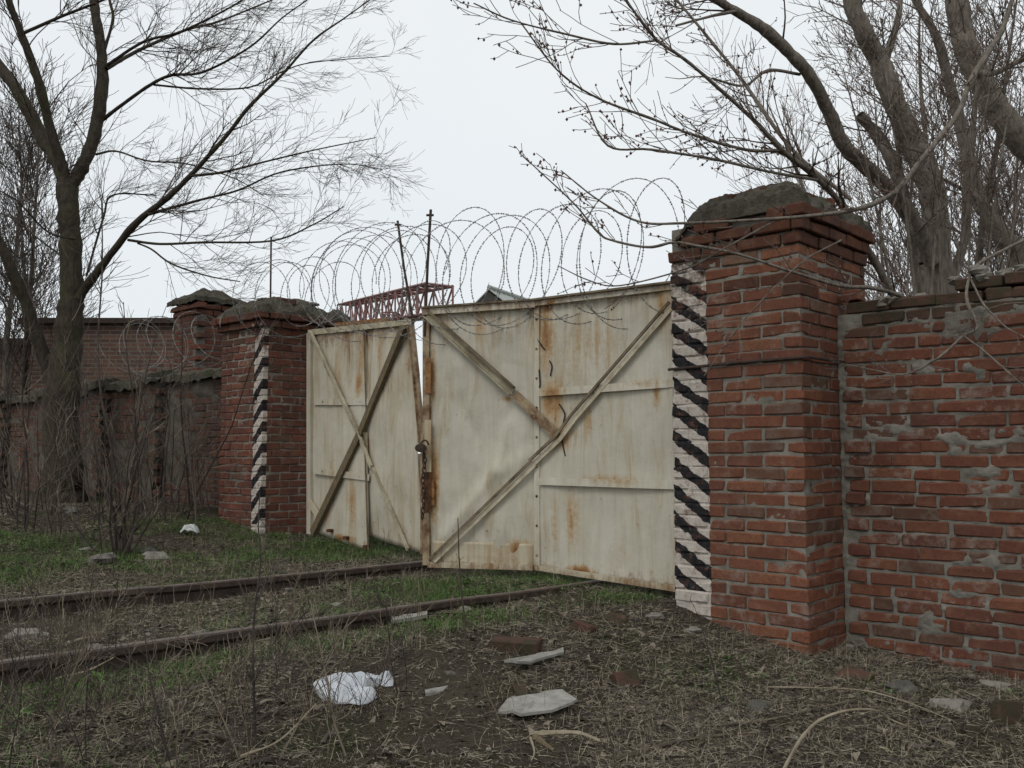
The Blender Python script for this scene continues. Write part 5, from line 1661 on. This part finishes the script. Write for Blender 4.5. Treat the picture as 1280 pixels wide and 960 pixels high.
def stones():
    r_ = np.random.default_rng(19)
    big = [((128, 703), 0.16, 'flat grey stone at the foot of the many-stemmed bush'), ((110, 690), 0.10, 'pale grey stone left of the many-stemmed bush'),
           ((180, 690), 0.09, 'pale rounded stone right of the many-stemmed bush'), ((194, 698), 0.13, 'brown flat stone farthest right of the bush stones'),
           ((34, 796), 0.10, 'flat grey stone between the rails at the left edge'), ((190, 790), 0.05, 'small white stone in the grass between the rails'),
           ((362, 738), 0.045, 'small white stone beyond the middle of the nearer rail'), ((250, 793), 0.05, 'pale pebble on the nearer rail side'),
           ((118, 810), 0.045, 'white pebble leaning on the nearer rail at left'), ((465, 770), 0.05, 'pale stone chip just behind the nearer rail'),
           ((578, 762), 0.05, 'pale stone by the grey stalk before the nearer rail'), ((820, 772), 0.07, 'pale mortar lump before the foot of the gate'),
           ((865, 790), 0.06, 'cream stone chip in the litter at the striped edge'), ((1125, 862), 0.10, 'grey mortar lump before the right wall'),
           ((1190, 885), 0.10, 'flat pale mortar flake in the litter before the wall'), ((1245, 860), 0.08, 'round grey stone near the right edge at the foot of the wall'),
           ((950, 885), 0.07, 'dull grey stone in the litter between pillar and canes'), ((88, 640), 0.12, 'whitish stone at the foot of the big tree'),
           ((510, 775), 0.04, 'small whitish chip before the nearer rail'), ((560, 843), 0.035, 'little pale stone above the small cement chip'),
           ((420, 757), 0.04, 'small pale stone between the rails near their middle')]
    for (px, py), r, lab in big:
        g = G(px, py)
        o = lump(None, (g[0], g[1], g[2] + r * 0.05), r, M['stone'], 'stone', (1, 0.8, 0.55))
        tag(o, lab, 'stone')
    # rubble along the foot of the pillar and wall: nobody could count it
    mb = MB()
    for _ in range(1100):
        if r_.random() < 0.35:
            a, b = r_.uniform(0.0, 2.6), r_.uniform(-0.75, 0.0)
            q = OR + WD * (0.91 + a) + WN * (0.5 + b)
        else:
            q = np.array([r_.uniform(-3, 3.2), r_.uniform(2.4, 8), 0])
        v, f, t = LUMPS[int(r_.integers(8))]
        r = r_.uniform(0.004, 0.014) if r_.random() < 0.96 else r_.uniform(0.014, 0.034)
        mb.add(v * r + (q[0], q[1], float(gz(q[0], q[1])) - r * 0.1), f, t)
    o = mb.build('rubble', M['stone'])
    o['kind'] = 'stuff'
stones()

# ------------------------------------------------------------------ grass and litter
def zone_ok(x, y):
    """outside pillars and walls"""
    rel = np.stack([x - RC[0], y - RC[1]], -1)
    u = rel @ WD[:2]
    v = rel @ WN[:2]
    inr = (u > -0.91) & (u < 0.02) & (v > -0.01)
    inw = (u > 0) & (v > 0.48)
    rel = np.stack([x - LC[0], y - LC[1]], -1)
    u2 = rel @ WD[:2]
    v2 = rel @ WN[:2]
    inl = (u2 < 0.0) & (v2 > -0.01) & (v2 < 0.9)
    return ~(inr | inw | inl)
def scatter(n, wt, x0=-6.0, x1=3.9, y0=2.3, y1=11.0, p=1.3):
    """points thrown over the yard, thinning with distance"""
    out = []
    got = 0
    while got < n:
        m = n * 3
        x = rng.uniform(x0, x1, m)
        y = y0 + (y1 - y0) * rng.random(m) ** p
        keep = (np.abs(x) < 0.66 * y + 0.5) & zone_ok(x, y)
        x, y = x[keep], y[keep]
        s, a = track(x, y)
        k = rng.random(len(x)) < wt(x, y, s, a)
        out.append(np.stack([x[k], y[k]], -1))
        got += int(k.sum())
    return np.concatenate(out)[:n]
def bump_(v, lo, hi, soft):
    return np.clip((v - lo) / soft, 0, 1) * np.clip((hi - v) / soft, 0, 1)
def green_w(x, y, s, a):
    n = fbm(x * 1.3, y * 1.3, 55, 3)
    n2 = vn(x * 5, y * 5, 8)
    w = 1.0 * bump_(s, -9.6, -6.9, 0.5) * bump_(a, 1.0, 6.5, 0.8) * np.clip((n - 0.30) * 5, 0, 1)
    w = w + 0.55 * bump_(s, -9.0, -6.1, 0.3) * np.clip((n - 0.5) * 6, 0, 1)
    w = w + 0.95 * bump_(s, -5.75, -4.4, 0.15) * bump_(a, 3.4, 8, 0.5)
    w = w + 0.5 * bump_(s, -5.8, -4.45, 0.1) * np.clip((n - 0.42) * 5, 0, 1)
    w = w + 0.9 * bump_(s, -4.35, -3.75, 0.15) * np.clip((n - 0.32) * 4, 0, 1)
    w = w + 0.35 * bump_(s, -3.9, -1.5, 0.3) * np.clip((n - 0.58) * 8, 0, 1)
    return np.clip((w - 0.12) * (0.05 + 1.0 * n2), 0, 1)
def blades(name, pts, Lr, Wr, up, mat, bend=0.5, lift=0.0, kind='stuff', segs=2):
    n = len(pts)
    z = gz(pts[:, 0], pts[:, 1]) + lift
    o = np.stack([pts[:, 0], pts[:, 1], z - 0.004], -1)
    az = rng.uniform(0, 2 * math.pi, n)
    el = rng.uniform(up[0], up[1], n)
    L = rng.uniform(Lr[0], Lr[1], n) * rng.uniform(0.5, 1, n)
    w = rng.uniform(Wr[0], Wr[1], n)
    h = np.stack([np.cos(az), np.sin(az), 0 * az], -1)
    d = h * np.cos(el)[:, None] + np.array([0, 0, 1]) * np.sin(el)[:, None]
    side = np.stack([-np.sin(az), np.cos(az), 0 * az], -1)
    tw = rng.normal(0, 0.5, n)
    side = side * np.cos(tw)[:, None] + np.array([0, 0, 1]) * np.sin(tw)[:, None]
    drop = bend * rng.uniform(-0.2, 1, n)
    rows = []
    for k in range(segs + 1):
        t = k / segs
        c = o + d * (L * t)[:, None] + h * (L * drop * 0.35 * t * t)[:, None] - np.array([0, 0, 1]) * (L * drop * 0.5 * t * t)[:, None]
        ww = (w * (1 - 0.8 * t))[:, None] / 2
        rows += [c - side * ww, c + side * ww]
    V = np.stack(rows, 1)
    m = V.shape[1]
    b = np.arange(n)[:, None] * m
    Q = np.concatenate([b + np.array([[2 * k, 2 * k + 1, 2 * k + 3, 2 * k + 2]]) for k in range(segs)])
    mb = MB()
    mb.add(V.reshape(-1, 3), Q)
    ob = mb.build(name, M[mat])
    ob['kind'] = kind
    return ob
blades('grass', scatter(80000, green_w), (0.025, 0.10), (0.002, 0.0042), (0.5, 1.5), 'grass', 0.7)
blades('ground_herbs', scatter(13000, green_w), (0.010, 0.026), (0.008, 0.018), (0.0, 0.8), 'herb', 0.4, 0.02)
def dry_w(x, y, s, a):
    n = fbm(x * 1.5, y * 1.5, 91, 4)
    c = vn(x * 7, y * 7, 23)
    heap = np.exp(-((s + 2.6) / 0.9) ** 2 - ((a - 4.2) / 1.3) ** 2)          # raked up against the tall pillar
    bare = np.exp(-((x + 0.35) / 0.55) ** 2 - ((y - 4.5) / 0.6) ** 2)        # trodden earth behind the bag
    w = np.clip((n - 0.30) * 3.0, 0.10, 1) * (0.45 + 0.8 * c) + 0.35 * heap
    return np.clip(w * (1 - 0.8 * bare), 0.02, 1) * np.where(s > -4.2, 1.0, 0.55)
blades('dry_grass', scatter(135000, dry_w), (0.02, 0.11), (0.0013, 0.0028), (-0.05, 0.45), 'straw', 0.5, 0.008)
blades('dead_stubble', scatter(38000, dry_w), (0.03, 0.12), (0.0012, 0.0024), (0.5, 1.4), 'straw', 0.6)
blades('leaf_litter', scatter(130000, dry_w), (0.010, 0.034), (0.006, 0.016), (-0.15, 0.4), 'litter', 0.6, 0.006)
blades('fallen_leaves', scatter(2600, dry_w), (0.03, 0.065), (0.022, 0.045), (-0.1, 0.7), 'litter', 1.3, 0.008, segs=4)
blades('dry_tufts', scatter(9000, lambda x, y, s, a: np.where(vn(x * 4.2, y * 4.2, 66) > 0.80, 1.0, 0.02)), (0.06, 0.2), (0.0014, 0.003), (0.6, 1.5), 'straw', 1.0, segs=3)
blades('bark_scraps', scatter(1500, dry_w, p=1.1), (0.05, 0.13), (0.012, 0.026), (-0.05, 0.3), 'stem', 0.4, 0.012, segs=3)
blades('twig_litter', scatter(15000, dry_w, p=1.2), (0.04, 0.26), (0.002, 0.005), (-0.04, 0.2), 'stem', 0.2, 0.01)

# ------------------------------------------------------------------ far structures
def outbuilding():
    Y = 17.0
    root = thing('outbuilding', 'low dark brick building with a flat roof behind the left wall', 'building', (-8, Y, 0.2))
    bm_ = NT('far_brickwork')
    p = bm_.objc()
    bt = bm_.n('TexBrick')
    bm_.put(bt.inputs['Vector'], p)
    rot = bm_.n('Mapping')
    bm_.put(rot.inputs['Vector'], p)
    rot.inputs['Rotation'].default_value = (R(90), 0, 0)
    bm_.t.links.new(rot.outputs[0], bt.inputs['Vector'])
    bt.inputs['Color1'].default_value = (0.165, 0.082, 0.058, 1)
    bt.inputs['Color2'].default_value = (0.085, 0.05, 0.04, 1)
    bt.inputs['Mortar'].default_value = (0.16, 0.14, 0.115, 1)
    bt.inputs['Scale'].default_value = 1.0
    bt.inputs['Brick Width'].default_value = 0.26
    bt.inputs['Row Height'].default_value = 0.077
    bt.inputs['Mortar Size'].default_value = 0.01
    col = bm_.mix(bm_.ramp(bm_.noise(p, 1.4, 5), [(0.45, 0.0), (0.72, 0.6)]), bt.outputs['Color'], (0.11, 0.09, 0.072))
    mt = bm_.out(col, 0.95)
    a, b = P(40, 397, Y), P(262, 388, Y)
    mb = MB()
    box(mb, a[0], b[0], Y, Y + 5, 0.0, a[2] - 0.12)
    mb.build('wall', mt, root)
    mb = MB()
    box(mb, a[0] - 0.2, b[0] + 0.2, Y - 0.12, Y + 5.2, a[2] - 0.12, a[2] - 0.02)
    mb.build('roof_slab', M['rust_dark'], root)
    mb = MB()
    c = P(-80, 412, Y + 3)
    box(mb, c[0], a[0] - 0.003, Y + 1.5, Y + 5, 0.0, a[2] - 0.35)
    mb.build('annex', mt, root)
    mb = MB()
    box(mb, c[0] - 0.2, a[0] - 0.21, Y + 1.3, Y + 5.2, a[2] - 0.35, a[2] - 0.22)
    mb.build('roof_slab', M['rust_dark'], root)
outbuilding()
def back_pillar():
    """second domed pillar standing behind the dark one"""
    c = P(259, 382, 12.4)
    w, d = 0.58, 0.62
    o = c - WD * (w / 2) - WN * (d / 2)
    root = thing('brick_pillar', 'farther domed brick pillar peeping out behind the dark striped one', 'gate pillar', (o[0], o[1], 0.2), WALL_RZ)
    H = c[2] - 0.2
    bm_ = brick_mat('back_brick', TONES_OLD, 0.7, 0.25)
    mo, n = MB(), int(H / 0.077)
    box(mo, 0.006, w - 0.006, 0.006, d - 0.006, -0.2, n * 0.077 - 0.01)
    mo.build('mortar', mortar_mat('back_mortar', (0.12, 0.11, 0.095), (0.2, 0.18, 0.16)), root, local=True)
    rest = MB()
    for i in range(n):
        ov = max(0, i - (n - 3)) * 0.025
        zc = i * 0.077 + 0.04
        jn = None if i > n - 18 else rest
        x = -ov + (0.13 if i % 2 else 0)
        while x < w + ov - 0.1:
            put_brick(root, bm_, x + 0.125, 0.06 - ov, zc, 0.248, joined=jn)
            put_brick(None, bm_, x + 0.125, d - 0.06 + ov, zc, 0.248, joined=rest)
            x += 0.26
        y = -ov + (0 if i % 2 else 0.13)
        while y < d + ov - 0.1:
            put_brick(root, bm_, w - 0.06 + ov, y + 0.125, zc, 0.248, rz=R(90), joined=jn)
            put_brick(None, bm_, 0.06 - ov, y + 0.125, zc, 0.248, rz=R(90), joined=rest)
            y += 0.26
    r2 = rest.build('brickwork', bm_, root, local=True)
    r2['kind'] = 'stuff'
    a, b = np.meshgrid(np.linspace(-0.08, w + 0.08, 44), np.linspace(-0.08, d + 0.08, 44), indexing='ij')
    z = n * 0.077 + 0.05 + 0.20 * np.clip(1.2 - np.maximum(np.abs(a - w / 2), np.abs(b - d / 2)) / 0.36, 0, 0.9) + 0.07 * (fbm(a * 7, b * 7, 4, 5) - 0.5) + 0.04 * (fbm(a * 22, b * 22, 6, 3) - 0.5)
    mb = MB()
    slab(mb, np.stack([a, b, z], -1), np.array([0, 0, 1]), 0.06)
    mb.build('cap', M['cap'], root, local=True)
back_pillar()
def truss():
    """red lattice boom of a crane far behind the gate"""
    Y0, Y1 = 34.0, 52.0
    A = [P(566, 358, Y0), P(566, 394, Y0), P(533, 354, Y0 + 2.2), P(533, 392, Y0 + 2.2)]
    B = [P(440, 382, Y1), P(440, 410, Y1), P(422, 381, Y1 + 2.2), P(422, 408, Y1 + 2.2)]
    root = thing('crane_boom', 'rusty red lattice crane boom far behind the gap above the gate', 'crane', tuple(A[1]))
    n = 15
    def seg(nm, p, q, r):
        mb = MB()
        tube(mb, [p, q], r, 4, cap=True)
        mb.build(nm, M['truss'], root)
    L = [[A[k] + (B[k] - A[k]) * i / n for i in range(n + 1)] for k in range(4)]
    for k in range(4):
        seg('chord', L[k][0], L[k][-1], 0.065)
    for i in range(n + 1):
        for a, b in ((0, 1), (2, 3), (0, 2), (1, 3)):
            seg('lattice_bar', L[a][i], L[b][i], 0.04)
        if i < n:
            for a, b in ((0, 1), (2, 3), (0, 2), (1, 3)):
                if i % 2:
                    a, b = b, a
                seg('lattice_bar', L[a][i], L[b][i + 1], 0.038)
    # mast standing under the boom, seen through the gap between the leaves
    Ym = 40.0
    c = P(488, 470, Ym)
    mt = thing('crane_mast', 'rusty red lattice mast standing under the crane boom behind the left gate leaf', 'crane', (c[0], c[1], 0))
    zt = P(488, 392, Ym)[2]
    cs = [(c[0] + sx * 0.35, c[1] + sy * 0.35) for sx, sy in ((-1, -1), (1, -1), (1, 1), (-1, 1))]
    def seg2(nm, p, q, r):
        mb = MB()
        tube(mb, [p, q], r, 4, cap=True)
        mb.build(nm, M['truss'], mt)
    for x, y in cs:
        seg2('chord', (x, y, 0), (x, y, zt), 0.045)
    N = 9
    for i in range(N):
        z0, z1 = zt * i / N, zt * (i + 1) / N
        for k in range(4):
            a, b = cs[k], cs[(k + 1) % 4]
            seg2('lattice_bar', (*a, z0), (*b, z1), 0.03)
            seg2('lattice_bar', (*a, z1), (*b, z1), 0.03)
truss()
def house():
    Y = 38.0
    a, r, b = P(588, 381, Y), P(611, 360.5, Y), P(642, 381, Y)
    root = thing('gabled_house', 'grey corrugated gable roof of a house peeping over the right gate leaf', 'house', (r[0], Y, 0))
    dark = simple('dark_boards', (0.05, 0.045, 0.04), (0.10, 0.09, 0.08), 2, 0.95, 0.2)
    ridge = np.array([r[0], Y, r[2]])
    dirv = np.array([P(692, 372, Y + 6)[0] - r[0], 6.0, 0])
    end = ridge + dirv
    lft, rgt = np.array([a[0], Y, a[2] - 0.2]), np.array([b[0], Y, b[2] - 0.15])
    lft[0] -= 0.1
    mb = MB()
    z0 = -0.3
    inl, inr = lft + (0.3, 0.05, 0.15), rgt + (-0.3, 0.05, 0.15)
    V = [(inl[0], Y + 0.05, z0), (inr[0], Y + 0.05, z0), inr, ridge + (0, 0.05, -0.12), inl]
    V2 = [np.array(v) + dirv - (0, 0.1, 0) for v in V]
    mb.add(V + V2, [(0, 1, 6, 5), (1, 2, 7, 6), (4, 0, 5, 9), (0, 1, 2, 4), (6, 5, 9, 7)], [(2, 3, 4), (7, 9, 8)])
    mb.build('wall', dark, root)
    grey = simple('roof_sheets', (0.34, 0.36, 0.33), (0.44, 0.45, 0.42), 2, 0.9, 0.2)
    for e, nm in ((rgt, 'roof_slope'), (lft, 'roof_slope')):
        N = 60
        mb = MB()
        u = np.linspace(0, 1, N)
        g = np.zeros((N, 2, 3))
        for i in range(N):
            w = 0.03 * math.sin(i * math.pi / 2)
            g[i, 0] = e + dirv * u[i] + (0, 0, w)
            g[i, 1] = ridge + dirv * u[i] + (0, 0, w)
        slab(mb, g if e is rgt else g[:, ::-1], np.array([0, 0, 1.0]), 0.05)
        mb.build(nm, grey, root)
    mb = MB()
    tube(mb, [ridge + (0, -0.02, 0.06), end + (0, 0.02, 0.06)], 0.09, 6, cap=True)
    mb.build('ridge_cap', grey, root)
house()
